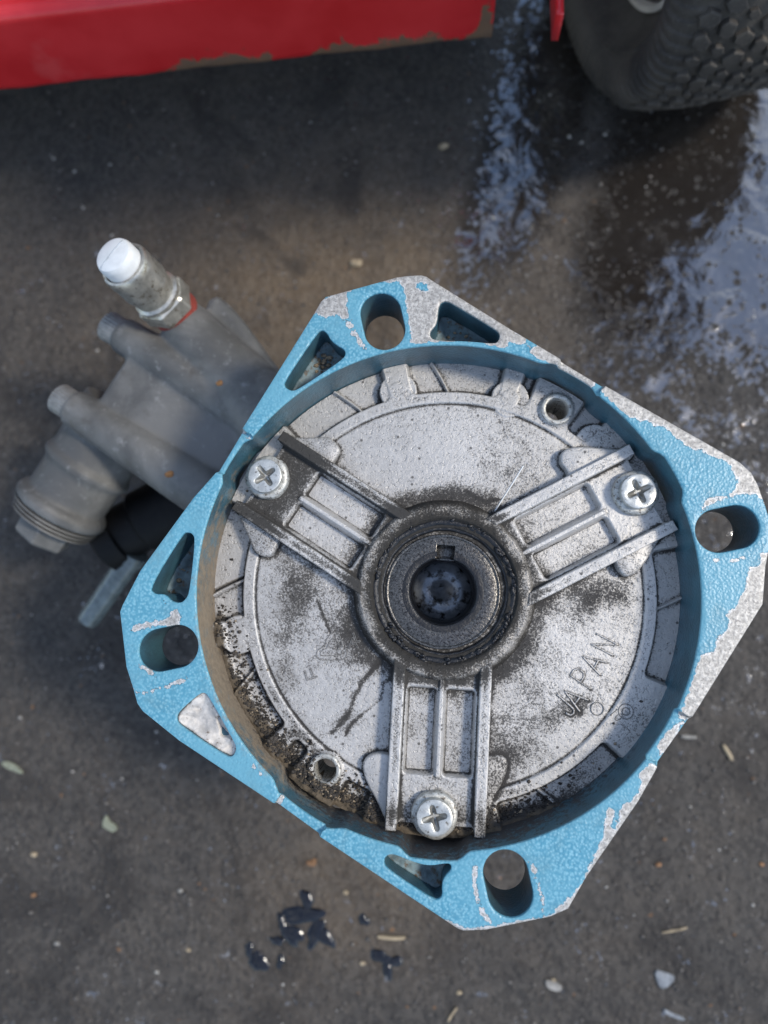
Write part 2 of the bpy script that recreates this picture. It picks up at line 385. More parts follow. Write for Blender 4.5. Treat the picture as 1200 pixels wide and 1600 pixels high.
def blur2(Z, k, wrap=False):
    for ax_ in (0, 1):
        Zp = np.concatenate([np.take(Z, range(-k, 0), ax_) if (wrap and ax_ == 0) else np.repeat(np.take(Z, [0], ax_), k, ax_), Z, np.take(Z, range(0, k), ax_) if (wrap and ax_ == 0) else np.repeat(np.take(Z, [-1], ax_), k, ax_)], ax_)
        c = np.cumsum(np.insert(Zp, 0, 0, ax_), ax_); n = Z.shape[ax_]; m = 2*k+1
        Z = (np.take(c, range(m, m+n), ax_)-np.take(c, range(0, n), ax_))/m
    return Z
def crevice(Z, k, gain, wrap=False):
    Zc = np.clip(Z, -22, 0); d = blur2(blur2(Zc, k, wrap), k, wrap)-Zc
    return np.clip(d*gain, -.5, 1.3)
def seg_grime(X, Y, segs): 
    g = 0
    for (P, wd, amp) in segs: g = g+amp*np.exp(-(seg_dist(X, Y, P, False)/wd)**2)
    return g
def spots(X, Y, L):
    g = 0
    for (x, y, rx, ry, a, amp) in L:
        c, s = math.cos(math.radians(a)), math.sin(math.radians(a)); dx, dy = X.ravel()-x, Y.ravel()-y
        u = (dx*c+dy*s)/rx; v = (-dx*s+dy*c)/ry; g = g+amp*np.exp(-(u*u+v*v))
    return g

# ================================================================== the pump
pump = bpy.data.objects.new('pump', None); COL.objects.link(pump)
pump['label'] = 'detached pump with chipped blue square mounting flange lying face up on wet asphalt'
pump['category'] = 'pump'

# ---- flange outlines (mm)
OUT = [(-35.79,89.16),(-13.90,94.92),(-10.52,95.31),(-6.40,95.44),(-4.75,94.93),(-3.40,93.88),(20.86,77.56),(35.66,68.03),(47.45,60.36),(85.30,37.02),(88.42,33.93),(90.08,30.53),(91.87,24.44),(93.16,19.06),(92.45,12.39),(91.17,7.07),(89.89,-3.59),(69.11,-35.55),(60.10,-47.80),(54.06,-58.02),(39.57,-78.33),(34.31,-87.10),(29.20,-89.43),(11.91,-93.47),(5.59,-93.97),(4.05,-93.50),(1.37,-91.92),(-28.86,-73.91),(-35.50,-69.96),(-47.84,-61.90),(-76.83,-44.68),(-88.09,-36.54),(-89.82,-34.35),(-91.23,-30.17),(-93.67,-23.74),(-96.39,-7.56),(-95.76,-5.61),(-90.64,4.87),(-75.12,26.89),(-68.48,34.57),(-61.10,47.45),(-47.07,70.88),(-39.86,82.98),(-37.28,87.62)]
RB = 73.2
def bore():
    P = []
    bumps = [(a, 3.5, .0) for a in ()]
    for k in range(360):
        a = k; r = RB
        for (c, wd, h) in ((27.0, 5.5, 1.8), (148.2, 5.5, 1.8), (268.0, 6.5, 2.4), (58.6, 6.5, 1.5), (238.0, 8.0, 2.2)):
            d = abs((a-c+180) % 360-180); r += h*(1-sst(np.array(d), wd*.72, wd*1.28))
        P.append((r*math.cos(math.radians(a)), r*math.sin(math.radians(a))))
    return P
def slot(ang):
    P = []; R0 = 83.0; hl = 9.0; r = 6.25; c, s = math.cos(math.radians(ang)), math.sin(math.radians(ang))
    for k in range(25): t = -math.pi/2+math.pi*k/24; P.append((R0+hl-r+r*math.cos(t), r*math.sin(t)))
    for k in range(25): t = math.pi/2+math.pi*k/24; P.append((R0-hl+r+r*math.cos(t), r*math.sin(t)))
    return [(x*c-y*s, x*s+y*c) for x, y in P]
SLOTS = [slot(a) for a in (102.6, 12.3, -77.5, -167.4)]
PK = [[(-48.14,61.08),(-47.80,62.99),(-38.25,77.74),(-36.75,78.64),(-35.22,77.68),(-33.89,75.10),(-31.76,73.52),(-29.86,72.33),(-29.32,71.17),(-30.19,69.26),(-43.59,60.25),(-45.84,59.52)],
      [(-3.77,76.10),(-3.54,77.63),(-1.54,79.90),(-1.17,84.90),(-0.28,86.66),(1.43,86.94),(3.28,85.97),(16.11,77.65),(17.34,76.10),(16.81,74.21),(15.56,73.39),(7.66,74.37),(-2.29,74.70)],
      [(-87.56,-0.17),(-86.03,-2.25),(-82.65,-2.08),(-80.56,-4.29),(-78.03,-4.82),(-76.29,-3.56),(-75.31,-1.12),(-74.21,13.59),(-74.86,15.85),(-76.69,16.41),(-78.11,15.70)],
      [(-77.92,-38.36),(-76.65,-40.34),(-62.75,-48.66),(-60.67,-48.81),(-59.70,-46.61),(-60.46,-44.64),(-68.54,-31.67),(-69.98,-30.75),(-71.71,-31.52),(-77.15,-36.33)],
      [(-16.65,-76.27),(-15.80,-74.66),(-13.64,-74.32),(-9.32,-76.03),(-3.95,-77.29),(0.69,-76.31),(2.26,-76.53),(2.25,-78.03),(0.33,-79.80),(-0.39,-82.20),(-0.18,-84.91),(-1.31,-85.96),(-3.23,-85.69),(-15.78,-78.30)]]
PKZ = [-13, -14.5, -15, -4.0, -10]
PK = [chaikin(ccw(p), 2) for p in PK]
# relief grooves across the middle of each side: (centre angle, half width, depth)
GR = [(147.3, 7.3), (57.0, 7.2), (-33.1, 8.0), (-122.2, 7.7)]
def ztop(X, Y):
    z = np.zeros_like(X)
    for a, hw in GR:
        c, s = math.cos(math.radians(a)), math.sin(math.radians(a)); u = X*c+Y*s; v = -X*s+Y*c
        z = np.where(u > 55, z-1.9*(1-sst(np.abs(v), hw-.12, hw+.12)), z)
    return z
BARE = [[(-46.34,82.72),(-39.86,82.83),(-38.73,83.66),(-37.21,83.32),(-35.66,81.50),(-33.79,82.86),(-31.90,83.06),(-30.74,81.48),(-29.60,80.99),(-28.44,79.10),(-28.18,76.16),(-27.13,76.76),(-28.10,81.43),(-29.06,86.27),(-28.96,90.03),(-26.71,92.09),(-23.69,92.57),(-19.17,93.24),(-13.14,93.34),(-12.01,91.36),(-11.24,88.22),(-10.85,84.72),(-10.47,81.23),(-9.64,78.13),(-9.33,75.44),(-10.43,72.93),(-8.58,72.13),(-4.87,72.52),(-2.29,72.94),(3.98,72.91),(4.35,74.43),(8.40,74.51),(12.42,73.91),(12.93,72.98),(13.50,71.76),(19.33,70.90),(18.74,69.38),(22.07,68.39),(23.61,69.66),(25.57,71.22),(25.87,72.52),(25.20,74.70),(-11.68,103.12)],
        [(25.57,71.08),(26.71,68.89),(31.28,65.37),(32.87,65.78),(34.05,66.33),(35.39,64.59),(38.32,63.55),(42.70,60.92),(44.18,59.91),(45.44,61.46),(46.82,62.15),(46.28,67.87),(34.10,76.72)],
        [(47.59,60.36),(46.03,57.55),(48.65,53.98),(52.28,50.78),(53.95,50.41),(56.61,49.48),(59.96,49.31),(61.58,47.89),(63.24,47.32),(65.23,47.03),(66.48,44.72),(68.77,43.66),(70.34,41.44),(73.61,40.52),(77.50,38.78),(80.72,37.25),(82.64,36.01),(83.32,33.61),(84.39,31.22),(83.16,29.87),(82.94,27.96),(78.99,27.16),(75.69,26.35),(74.18,24.45),(73.42,21.88),(74.33,21.61),(75.59,23.77),(78.93,25.66),(83.56,27.15),(87.49,27.82),(90.06,27.14),(91.74,24.44),(98.89,23.09),(96.35,36.62),(74.13,54.06),(54.36,64.89)],
        [(95.78,12.40),(91.61,10.92),(89.27,10.38),(89.47,7.72),(86.85,6.72),(85.81,5.06),(85.58,2.74),(84.93,-0.23),(83.74,-1.03),(82.51,-4.19),(80.85,-5.52),(79.52,-6.85),(80.41,-8.47),(80.02,-10.11),(78.00,-12.41),(76.67,-13.73),(80.35,-9.90),(76.68,-13.52),(75.58,-16.79),(73.32,-17.47),(71.18,-18.02),(69.94,-22.05),(67.87,-25.96),(65.05,-33.39),(67.45,-37.50),(77.34,-28.37),(97.93,4.35)],
        [(66.69,-37.51),(64.27,-37.56),(62.32,-38.56),(61.12,-40.18),(59.70,-40.72),(59.14,-42.25),(60.10,-44.01),(60.28,-46.22),(60.90,-46.84),(65.41,-41.35)],
        [(56.95,-46.74),(54.64,-49.33),(54.27,-51.10),(54.98,-52.97),(53.50,-55.53),(52.30,-57.44),(50.23,-58.87),(48.39,-60.68),(48.71,-63.17),(47.18,-65.83),(46.38,-64.79),(47.26,-62.59),(47.51,-60.39),(46.06,-59.81),(44.94,-61.09),(44.35,-64.54),(44.29,-67.04),(42.95,-69.56),(42.14,-71.76),(40.28,-75.22),(38.40,-79.60),(36.31,-82.44),(34.05,-84.36),(31.14,-87.22),(29.20,-89.13),(23.46,-89.96),(18.34,-91.26),(11.91,-92.85),(11.89,-95.30),(31.03,-93.32),(40.67,-85.64),(61.27,-50.92)],
        [(-0.04,-90.97),(2.43,-91.41),(5.60,-92.90),(12.62,-92.36),(18.92,-90.91),(29.38,-88.91),(29.33,-91.84),(15.39,-95.05),(1.36,-94.94)],
        [(8.50,-76.32),(9.78,-76.41),(9.63,-78.12),(9.04,-81.87),(10.21,-85.20),(11.25,-88.39),(13.68,-91.11),(12.62,-91.82),(10.53,-90.23),(9.02,-85.25),(7.91,-81.23)],
        [(22.28,-73.82),(24.72,-75.24),(26.43,-77.88),(26.58,-81.25),(28.05,-85.22),(27.45,-88.05),(27.04,-87.93),(27.22,-85.25),(25.74,-81.61),(25.51,-78.25),(24.01,-75.94)],
        [(-92.68,-12.80),(-91.02,-11.32),(-86.77,-10.10),(-83.46,-10.20),(-81.23,-8.80),(-81.01,-7.27),(-78.89,-6.56),(-77.54,-8.21),(-77.72,-10.83),(-80.25,-11.89),(-83.13,-11.24),(-87.39,-12.18),(-91.28,-13.47)],
        [(-93.37,-25.44),(-92.37,-28.49),(-90.88,-30.03),(-87.29,-30.65),(-82.39,-29.00),(-78.20,-27.58),(-74.73,-25.96),(-74.35,-26.84),(-77.46,-28.58),(-83.05,-30.17),(-87.25,-31.46),(-90.48,-30.97),(-92.33,-29.51)],
        [(-83.81,-3.62),(-82.37,-3.82),(-80.90,-4.64),(-82.30,-5.35)],
        [(-27.73,82.35),(-26.55,78.45),(-24.26,74.93),(-22.58,72.21),(-23.48,71.84),(-25.75,74.19),(-27.45,77.69)],
        [(76.19,9.32),(79.52,8.47),(84.07,9.36),(88.66,11.04),(88.77,10.64),(84.04,8.69),(79.48,7.67),(76.61,8.59)],
        [(-60.95,48.14),(-57.13,44.39),(-57.98,43.97),(-61.26,47.02)], [(-89.79,-22.66),(-83.22,-26.10),(-83.91,-26.79),(-89.72,-24.02)],
        [(-54.48,-50.35),(-51.79,-53.14),(-52.14,-53.86),(-54.59,-51.78)], [(-48.22,-61.56),(-45.32,-58.65),(-44.93,-59.35),(-46.72,-62.23)]]
ISL = [[(-8.19,92.67),(-6.39,93.10),(-3.85,91.32),(-4.45,89.63),(-6.99,90.93)], [(19.90,73.49),(25.86,72.37),(25.70,70.93),(22.21,68.39),(19.31,70.46)], [(33.77,66.05),(35.40,65.17),(35.11,64.03),(32.51,64.49)], [(47.45,60.36),(46.11,60.88),(44.14,58.28),(44.37,56.36),(45.74,57.05)], [(64.39,-34.11),(67.36,-36.48),(66.56,-37.51),(63.62,-37.96),(61.65,-39.40),(60.90,-38.91)], [(58.51,-41.89),(60.10,-44.01),(60.03,-46.04),(57.03,-44.33)]]
BRN = [[(-73.00,24.23),(-74.21,-1.81),(-72.54,-18.31),(-68.33,-27.75),(-53.76,-49.43)], [(-57.65,-44.67),(-45.33,-57.95)]]
def flange():
    loops = [(resample(ccw(OUT), .8), 0)]+[(ccw(resample(L, .8)), 1) for L in [bore()]+SLOTS+PK]
    b = .55; V = []; A = []; F = []; tops = []
    zb = [-19.0, -19.0]+[-18.5]*4+PKZ
    for i, (P, hole) in enumerate(loops):
        N = normals2(P); s = 1 if hole else -1          # material lies outside a hole
        n = len(P); o = len(V); zt = ztop(P[:, 0], P[:, 1])
        def ring(off, z, pm):
            Q = P+N*s*off
            for (x, y), zz in zip(Q, z): V.append((x, y, zz)); A.append(pm)
        ring(b, ztop(*(P+N*s*b).T), 0); ring(b*.3, ztop(*(P+N*s*b*.3).T)-b*.3, 0); ring(0, zt-b, 0)
        pv = 3.0; ring(0, zt-b-.35, pv); ring(0, np.full(n, zb[i]), pv)
        for r in range(4):
            for k in range(n):
                q = (o+r*n+k, o+(r+1)*n+k, o+(r+1)*n+(k+1) % n, o+r*n+(k+1) % n); F.append(q if not hole else q[::-1])
        tops.append((o, n, hole))
        if i >= 6:                                       # pocket floors
            F.append(tuple(o+4*n+k for k in range(n)))
    nwall = len(F)
    pts = []; edges = []; idx = []
    for o, n, hole in tops:
        bb = len(pts); pts += [Vector(V[o+k][:2]) for k in range(n)]; idx += [o+k for k in range(n)]
        edges += [(bb+k, bb+(k+1) % n) for k in range(n)]
    g = np.arange(-112, 113, .9); X, Y = np.meshgrid(g, g); X = X.ravel()+rng.uniform(-.2, .2, X.size); Y = Y.ravel()+rng.uniform(-.2, .2, Y.size)
    for a, hw in GR:
        c, s = math.cos(math.radians(a)), math.sin(math.radians(a))
        for sg in (-1, 1):
            for e in (-.14, .14):
                u = np.arange(60, 100, .6); v = sg*(hw+e)+0*u; X = np.append(X, u*c-v*s); Y = np.append(Y, u*s+v*c)
    polys = [np.array([V[o+k][:2] for k in range(n)]) for o, n, h in tops]
    rr = np.hypot(X, Y); m = (rr > 72) & (rr < 125); X = X[m]; Y = Y[m]
    ok = sdf(X, Y, polys[0]) > .35
    for p in polys[1:]: ok &= sdf(X, Y, p) < -.35
    for x, y in zip(X[ok], Y[ok]): pts.append(Vector((x, y))); idx.append(None)
    ov, oe, of, orig, _, _ = delaunay_2d_cdt(pts, edges, [], 0, 1e-6)
    mp = []
    for v, l in zip(ov, orig):
        k = next((idx[i] for i in l if i < len(idx) and idx[i] is not None), None)
        if k is None: k = len(V); V.append((v.x, v.y, float(ztop(np.array([v.x]), np.array([v.y]))[0]))); A.append(0)
        mp.append(k)
    T = np.array([tuple(f) for f in of]); P0 = np.array([tuple(v) for v in ov]); c = P0[T].mean(1)
    ok = inside(c[:, 0], c[:, 1], polys[0])
    for p in polys[1:]: ok &= ~inside(c[:, 0], c[:, 1], p)
    for t in T[ok]:
        q = [mp[i] for i in t]; a, bb, cc = (V[i] for i in q)
        F.append(tuple(q) if (bb[0]-a[0])*(cc[1]-a[1])-(bb[1]-a[1])*(cc[0]-a[0]) > 0 else tuple(q[::-1]))
    Va = np.array(V); A = np.array(A, float); X, Y, Zz = Va.T
    pd = np.full(len(X), 9.0)
    for p in BARE: pd = np.minimum(pd, -sdf(X, Y, p))
    for p in ISL: pd = np.maximum(pd, sdf(X, Y, p))
    rim = (np.hypot(X, Y) < RB+1.1) & (X > -20) & (A < 1)
    pd = np.where(rim, np.maximum(pd, .9), pd)
    paint = np.where(A > 1, A, np.clip(pd, -2.2, 2.2))
    # the outer side wall is worn bare along the right-hand edges
    outer = (A > 1) & (np.hypot(X, Y) > 86) & (sdf(X, Y, OUT) < .3)
    paint = np.where(outer, np.where(pd < 1, -1.0, 1.6), paint)
    ang = np.degrees(np.arctan2(Y, X)); R = np.hypot(X, Y)
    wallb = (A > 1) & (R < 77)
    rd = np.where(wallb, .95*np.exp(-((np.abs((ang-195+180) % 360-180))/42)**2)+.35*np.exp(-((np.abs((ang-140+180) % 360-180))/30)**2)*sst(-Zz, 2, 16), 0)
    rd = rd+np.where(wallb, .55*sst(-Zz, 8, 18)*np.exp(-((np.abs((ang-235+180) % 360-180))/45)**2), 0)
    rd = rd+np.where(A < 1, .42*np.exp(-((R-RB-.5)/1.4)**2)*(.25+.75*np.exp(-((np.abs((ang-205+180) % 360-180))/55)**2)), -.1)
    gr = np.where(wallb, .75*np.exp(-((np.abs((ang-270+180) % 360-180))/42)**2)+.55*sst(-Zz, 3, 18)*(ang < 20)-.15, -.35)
    gr = gr+np.where(A < 1, spots(X, Y, [(-27, -77, 8, 5, -30, .35), (-43, -68, 8, 4, -40, .3), (-79, 12, 6, 5, 0, .1)]), 0)
    for a, hw in GR:
        c, s = math.cos(math.radians(a)), math.sin(math.radians(a)); u = X*c+Y*s; v = -X*s+Y*c
        gr = gr+np.where((u > 60) & (A < 1), .95*np.exp(-((np.abs(v)-hw)/.3)**2), 0)  # groove edges darkened so the steps show
    me = mesh('flange', V, F, dict(paint=paint, grime_shade=gr, rustdirt=rd))
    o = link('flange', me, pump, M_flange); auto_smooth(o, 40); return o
fl = flange()
# dirt-covered floors of the cast pockets
for i, (p, z) in enumerate(zip(PK, PKZ)):
    P = np.array(p); c = P.mean(0); g = 26
    x0, y0 = P.min(0)-.5; x1, y1 = P.max(0)+.5
    xs = np.linspace(x0, x1, 50); ys = np.linspace(y0, y1, 50); X, Y = np.meshgrid(xs, ys, indexing='ij')
    d = sdf(X, Y, p).reshape(X.shape)
    Z = z+.3+1.4*fbm(X*.35+i*9, Y*.35, 4, i)*(1.2 if i in (0, 3) else .8)+1.6*(1-sst(d, 0, 3.2))-(2.2*sst(-d, 0, .6))
    if i == 3: Z = Z-1.6*sst(vnoise(X*.28+4, Y*.28, 3), .72, .8)
    FF = grid_faces(50, 50); ctr = d.ravel()[FF].max(1) > -.6
    me = mesh('pocket_floor', np.stack([X.ravel(), Y.ravel(), Z.ravel()], 1), FF[ctr].tolist())
    link('pocket_floor', me, pump, M_pocket_light if i == 3 else M_pocket)

# ---- cover plate: a polar height field
CX, CY = 1.2, -1.3
HX, HY = [(0.60,-0.57)][0]
WIN = [(105.8, 134.5), (74.9, 99.8), (66.4, 70.3), (46.8, 54.2), (-22.5, 12), (-77, -42.6), (-118.6, -110.2), (-136.0, -130.6), (-166.5, -140.2), (-203, -172.0)]
DIV = (115.9, 90.2, -2.9, -64.0, -157.0, -182.2)
ARMS = (27.5, 147.2, 267.2)
def polar(X, Y): return np.hypot(X-CX, Y-CY), np.degrees(np.arctan2(Y-CY, X-CX))
HOLES = [(36.10,56.43),(-35.69,-55.29)]
GR_SPOTS = [(*p, *q) for p, q in zip([(-5.18,43.57),(-16.34,32.28),(35.83,32.14),(-44.46,-2.34),(-38.07,-18.19),(-50.28,-16.37),(46.83,-1.59),(55.45,-2.49),(19.07,-51.74),(34.56,-38.23),(41.28,-35.27),(-25.96,-21.96),(-41.59,-45.53),(-29.70,-41.44),(-10.22,28.16),(13.26,-59.36),(-9.85,-71.18),(-37.11,-73.86),(24.56,-70.14),(1.91,30.19),(-56.09,-28.31)],
      [(16, 10, 0, -.55), (9, 7, 0, -.2), (10, 6, 30, -.3), (8, 11, 0, .95), (10, 7, 35, .55), (5, 12, 0, .5), (8, 7, -30, .75), (4, 5, 0, .5), (7, 9, 0, .65), (7, 4, 40, .6), (5, 3, 40, .9), (6, 5, 0, .3), (7, 5, -40, .8), (6, 5, 30, .35), (9, 3, -20, .4), (8, 5, 20, .7), (14, 6, 0, 1.0), (14, 7, -30, 1.3), (13, 4, 20, .9), (12, 3.5, 0, .5), (4, 9, 25, .4)])]
GR_SEG = [([(-39.10,-4.13),(-37.27,-8.70),(-35.26,-13.25)], .45, .8), ([(-19.38,-22.46),(-22.40,-26.25),(-25.04,-29.28),(-26.91,-33.40),(-28.75,-38.25),(-31.75,-42.01),(-34.00,-44.45)], .8, 1.1),
          ([(-16.29,-28.01),(-18.18,-29.53),(-18.91,-34.00),(-21.17,-35.89),(-24.94,-38.92),(-28.32,-42.30),(-29.62,-44.91)], .65, 1.0), ([(-38.40,-32.86),(-43.34,-36.31)], .6, .35),
          ([(7.94,30.58),(10.94,28.54),(13.53,27.52),(17.53,28.13)], .5, .8), ([(13.92,26.84),(18.32,28.09)], .3, .6)]
def plate_h(X, Y):
    r, a = polar(X, Y)
    z = np.full(X.shape, -15.2)
    z = z+.55*sst(r, 60.1, 60.9)                        # raised outer ring
    z = z-.35*np.exp(-((r-60.2)/.3)**2)
    for a0, a1 in WIN:
        mid = (a0+a1)/2; hw = (a1-a0)/2; d = (a-mid+180) % 360-180
        da = (hw-np.abs(d))*math.pi/180*67              # mm inside the window edge
        dr = r-64.0
        rc = 2.0; qa = np.minimum(da-rc, 0); qr = np.minimum(dr-rc, 0)
        s = np.where((da < rc) & (dr < rc), rc-np.hypot(qa, qr), np.minimum(da, dr))
        dep = 3.4
        if hw < 4.5: dep = 3.0
        z = np.minimum(z, -14.65-dep*sst(s, -.1, 1.0)-.3*sst(s, 1, 4))
    for dv in DIV:
        d = ((a-dv-2.5*(r-67)/6+180) % 360-180)*math.pi/180*67
        z = np.where((r > 63.5), np.maximum(z, np.minimum(-14.8, -18.1+1.5*(1-sst(np.abs(d), .25, .8)))), z)-np.where(r > 64, 1.3*np.exp(-((d+1.0)/.5)**2), 0)
    for k, (hx, hy) in enumerate(HOLES):
        d = np.hypot(X-hx, Y-hy)
        z = np.where(d < 5.6, np.maximum(z, -14.4+.9*(1-sst(d, 4.7, 5.3))), z)
        z = np.where(d < 3.7, -14.0-2*sst(3.7-d, 0, .3)-30*sst(3.7-d, .2, .5), z)
    for (x, y), rr in zip([(-14.04,63.39),(21.62,60.45),(-64.10,-14.92),(-63.54,8.04),(47.84,45.79)], (2.6, 2.7, 2.6, 0, 2.0)):
        d = np.hypot(X-x, Y-y); z = np.where(d < 6, np.maximum(z, -14.9+.35*(1-sst(d, rr, rr+.5))), z) if rr else z
    mound = spots(X, Y, [(-53, -49, 9, 3.0, -48, 3.2), (-40, -60, 9, 3.6, -34, 3.8), (-22, -69, 10, 3.2, -18, 3.2), (-64, -34, 9, 2.3, -62, 2.6), (6, -72, 14, 2.6, 0, 3.0), (-70, -16, 8, 1.8, -78, 1.8), (30, -67, 12, 2.2, 22, 2.0)]).reshape(X.shape)
    m = mound*(.30+.8*fbm(X*.55, Y*.55, 4, 5)); m = np.where(r > 59, m, m*sst(r, 54, 60)); z = z+m
    z = z+.10*(fbm(X*.9, Y*.9, 3, 2)-.5)+.05*vnoise(X*3, Y*3, 8)
    return z, mound
def plate_grime_shade(X, Y, mound):
    r, a = polar(X, Y); X1, Y1 = X.ravel(), Y.ravel()
    g = spots(X1, Y1, GR_SPOTS)+seg_grime(X1, Y1, GR_SEG)
    r = r.ravel(); g = g+1.0*np.exp(-((np.hypot(X1-HX, Y1-HY)-29)/4.5)**2)+.22*np.exp(-((r-60.2)/.5)**2)
    for ar in ARMS:
        c, s = math.cos(math.radians(ar)), math.sin(math.radians(ar)); u = (X1-CX)*c+(Y1-CY)*s; v = -(X1-CX)*s+(Y1-CY)*c
        g = g+np.where((u > 20), .6*np.exp(-((np.abs(v)-15.0)/.9)**2), 0)  # dark contact edge along both flanks of each arm
    for L_ in letter_lines(): g = g+.95*np.exp(-(seg_dist(X1-.12, Y1+.16, L_, False)/.55)**2)
    for P_ in TABP: g = g+1.1*np.exp(-(seg_dist(X1, Y1, P_)/.9)**2)  # contact shade painted round the tab outlines in the soot channel
    g = g-.20+1.5*(fbm(X1*.10, Y1*.10, 4, 4)-.47)
    rd = -.15+.42*np.minimum(mound.ravel(), 2)+.25*np.where(r > 66, .6, 0)*(fbm(X1*.3, Y1*.3, 3, 7))
    a_ = a.ravel(); rd = rd+.62*np.exp(-((r-73)/5.0)**2)*np.exp(-(((a_+130+180) % 360-180)/38)**2)
    g = g+.55*np.minimum(mound.ravel(), 1.6)+.9*np.where(r > 66, 1, 0)*spots(X1, Y1, [(18, -68, 26, 7, 8, 1.0), (44, -56, 14, 6, 35, .5)])
    return g, rd
# ---- side tabs of the arms, and one low patch of grime and shade
TABD = [([(36.55,40.52),(36.94,42.36),(38.76,43.76),(42.70,44.17),(47.69,43.84),(56.90,42.98),(59.68,41.13),(52.51,37.50),(44.62,34.24),(38.94,34.63),(38.41,36.83),(36.73,38.68)], 1, -11.5, -.45, -.5),
        ([(51.10,10.43),(52.32,9.01),(53.09,6.52),(54.43,4.55),(56.15,3.99),(58.62,5.28),(60.41,7.27),(62.23,9.76),(65.89,15.82),(68.81,20.11),(63.20,18.68),(53.28,13.64)], 1, -11.5, -.1, -.3),
        ([(-51.15,49.25),(-49.25,47.92),(-41.81,47.63),(-37.19,47.83),(-35.10,47.26),(-32.99,45.38),(-32.28,43.75),(-32.72,42.13),(-34.07,40.29),(-34.96,38.44),(-37.50,38.92),(-41.69,41.25),(-49.69,46.43)], 2, -11.7, .05, -.3),
        ([(-65.42,25.14),(-63.44,21.01),(-61.22,16.44),(-59.49,12.12),(-57.82,10.31),(-55.27,9.42),(-53.00,10.33),(-51.91,12.83),(-51.05,15.33),(-51.33,17.37),(-55.07,19.64),(-60.72,23.30)], 2, -11.7, .25, -.4),
        ([(-15.23,-49.99),(-19.11,-49.48),(-22.20,-50.31),(-23.90,-52.07),(-24.10,-54.32),(-22.90,-58.40),(-19.76,-63.51),(-17.41,-68.61),(-15.48,-71.49),(-14.35,-68.52),(-14.44,-53.71)], 3, -12.4, -.5, -.35),
        ([(9.69,-50.89),(13.11,-50.22),(17.66,-49.59),(19.91,-51.39),(19.11,-55.83),(16.04,-61.78),(13.73,-67.69),(12.95,-70.63),(9.19,-70.74),(8.87,-60.51)], 3, -14.55, .42, -.4)]  # not a raised tab: grime and shade built as a low dark patch
TABP = [chaikin(t[0], 1) for t in TABD]
def strokes(L, o, ang, h, z, r=.16, adv=.86, outline=False):
    up = (math.cos(math.radians(ang+90)), math.sin(math.radians(ang+90))); rt = (math.cos(math.radians(ang)), math.sin(math.radians(ang)))
    parts = []; x = 0
    for st in L:
        for line in st:
            P = [(o[0]+(x+px*h)*rt[0]+py*h*up[0], o[1]+(x+px*h)*rt[1]+py*h*up[1], z) for px, py in line]
            parts.append(tube(resample(P, .5, False), r, 5))
        x += adv*h
    return parts
GJ = [[(.1, .25), (.15, .05), (.3, 0), (.42, .08), (.45, .25), (.45, 1)]]
GA = [[(.0, 0), (.3, 1), (.6, 0)], [(.12, .35), (.48, .35)]]
GP = [[(.08, 0), (.08, 1), (.35, 1), (.5, .88), (.5, .62), (.35, .5), (.08, .5)]]
GN = [[(.05, 0), (.05, 1), (.55, 0), (.55, 1)]]
G1 = [[(.1, .8), (.25, 1), (.25, 0)]]; G0 = [[(.3+.25*math.cos(t/8*math.pi), .5+.5*math.sin(t/8*math.pi)) for t in range(17)]]
GD = [(.0, 0), (.0, 1)]
LETTERS = list(zip((GJ, GA, GP, GA, GN), [(38.21,-38.75),(41.47,-36.57),(44.46,-30.33),(47.72,-25.57),(51.50,-20.00)], (50, 53, 56, 60, 63)))
def letter_lines():
    for G, o, ang in LETTERS:
        up = (math.cos(math.radians(ang+90)), math.sin(math.radians(ang+90))); rt = (math.cos(math.radians(ang)), math.sin(math.radians(ang)))
        for line in G: yield [(o[0]+px*7.2*rt[0]+py*7.2*up[0], o[1]+px*7.2*rt[1]+py*7.2*up[1]) for px, py in line]
NR, NA = 236, 1440
rs = np.linspace(15, 74.6, NR); an = np.arange(NA)*2*math.pi/NA
AA, RR = np.meshgrid(an, rs, indexing='ij'); X = CX+RR*np.cos(AA); Y = CY+RR*np.sin(AA)
k = np.minimum(1, 73.9/np.hypot(X, Y)); X = X*k; Y = Y*k
Z, mound = plate_h(X, Y); gg, rd = plate_grime_shade(X, Y, mound)
gg = gg-.3*(Z.ravel() < -16.5)+crevice(Z, 3, 2.3, True).ravel()
FF = grid_faces(NA, NR, True)[:, ::-1]
hz = Z.ravel()[FF].min(1) < -40
cover = link('cover_plate', mesh('cover_plate', np.stack([X.ravel(), Y.ravel(), Z.ravel()], 1), FF[~hz].tolist(), dict(grime_shade=gg, rustdirt=rd)), pump, M_plate)
for (hx, hy) in HOLES:                                   # bushings lining the two through holes
    V, F = revolve([(5.0, -15.5), (5.0, -13.3), (4.75, -13.0), (3.75, -13.0), (3.5, -13.3), (3.5, -32)], 40, Frame((hx, hy, 0), (0, 0, 1), (1, 0, 0)))
    link('hole_bush', mesh('hole_bush', V, F), cover, M_collar)

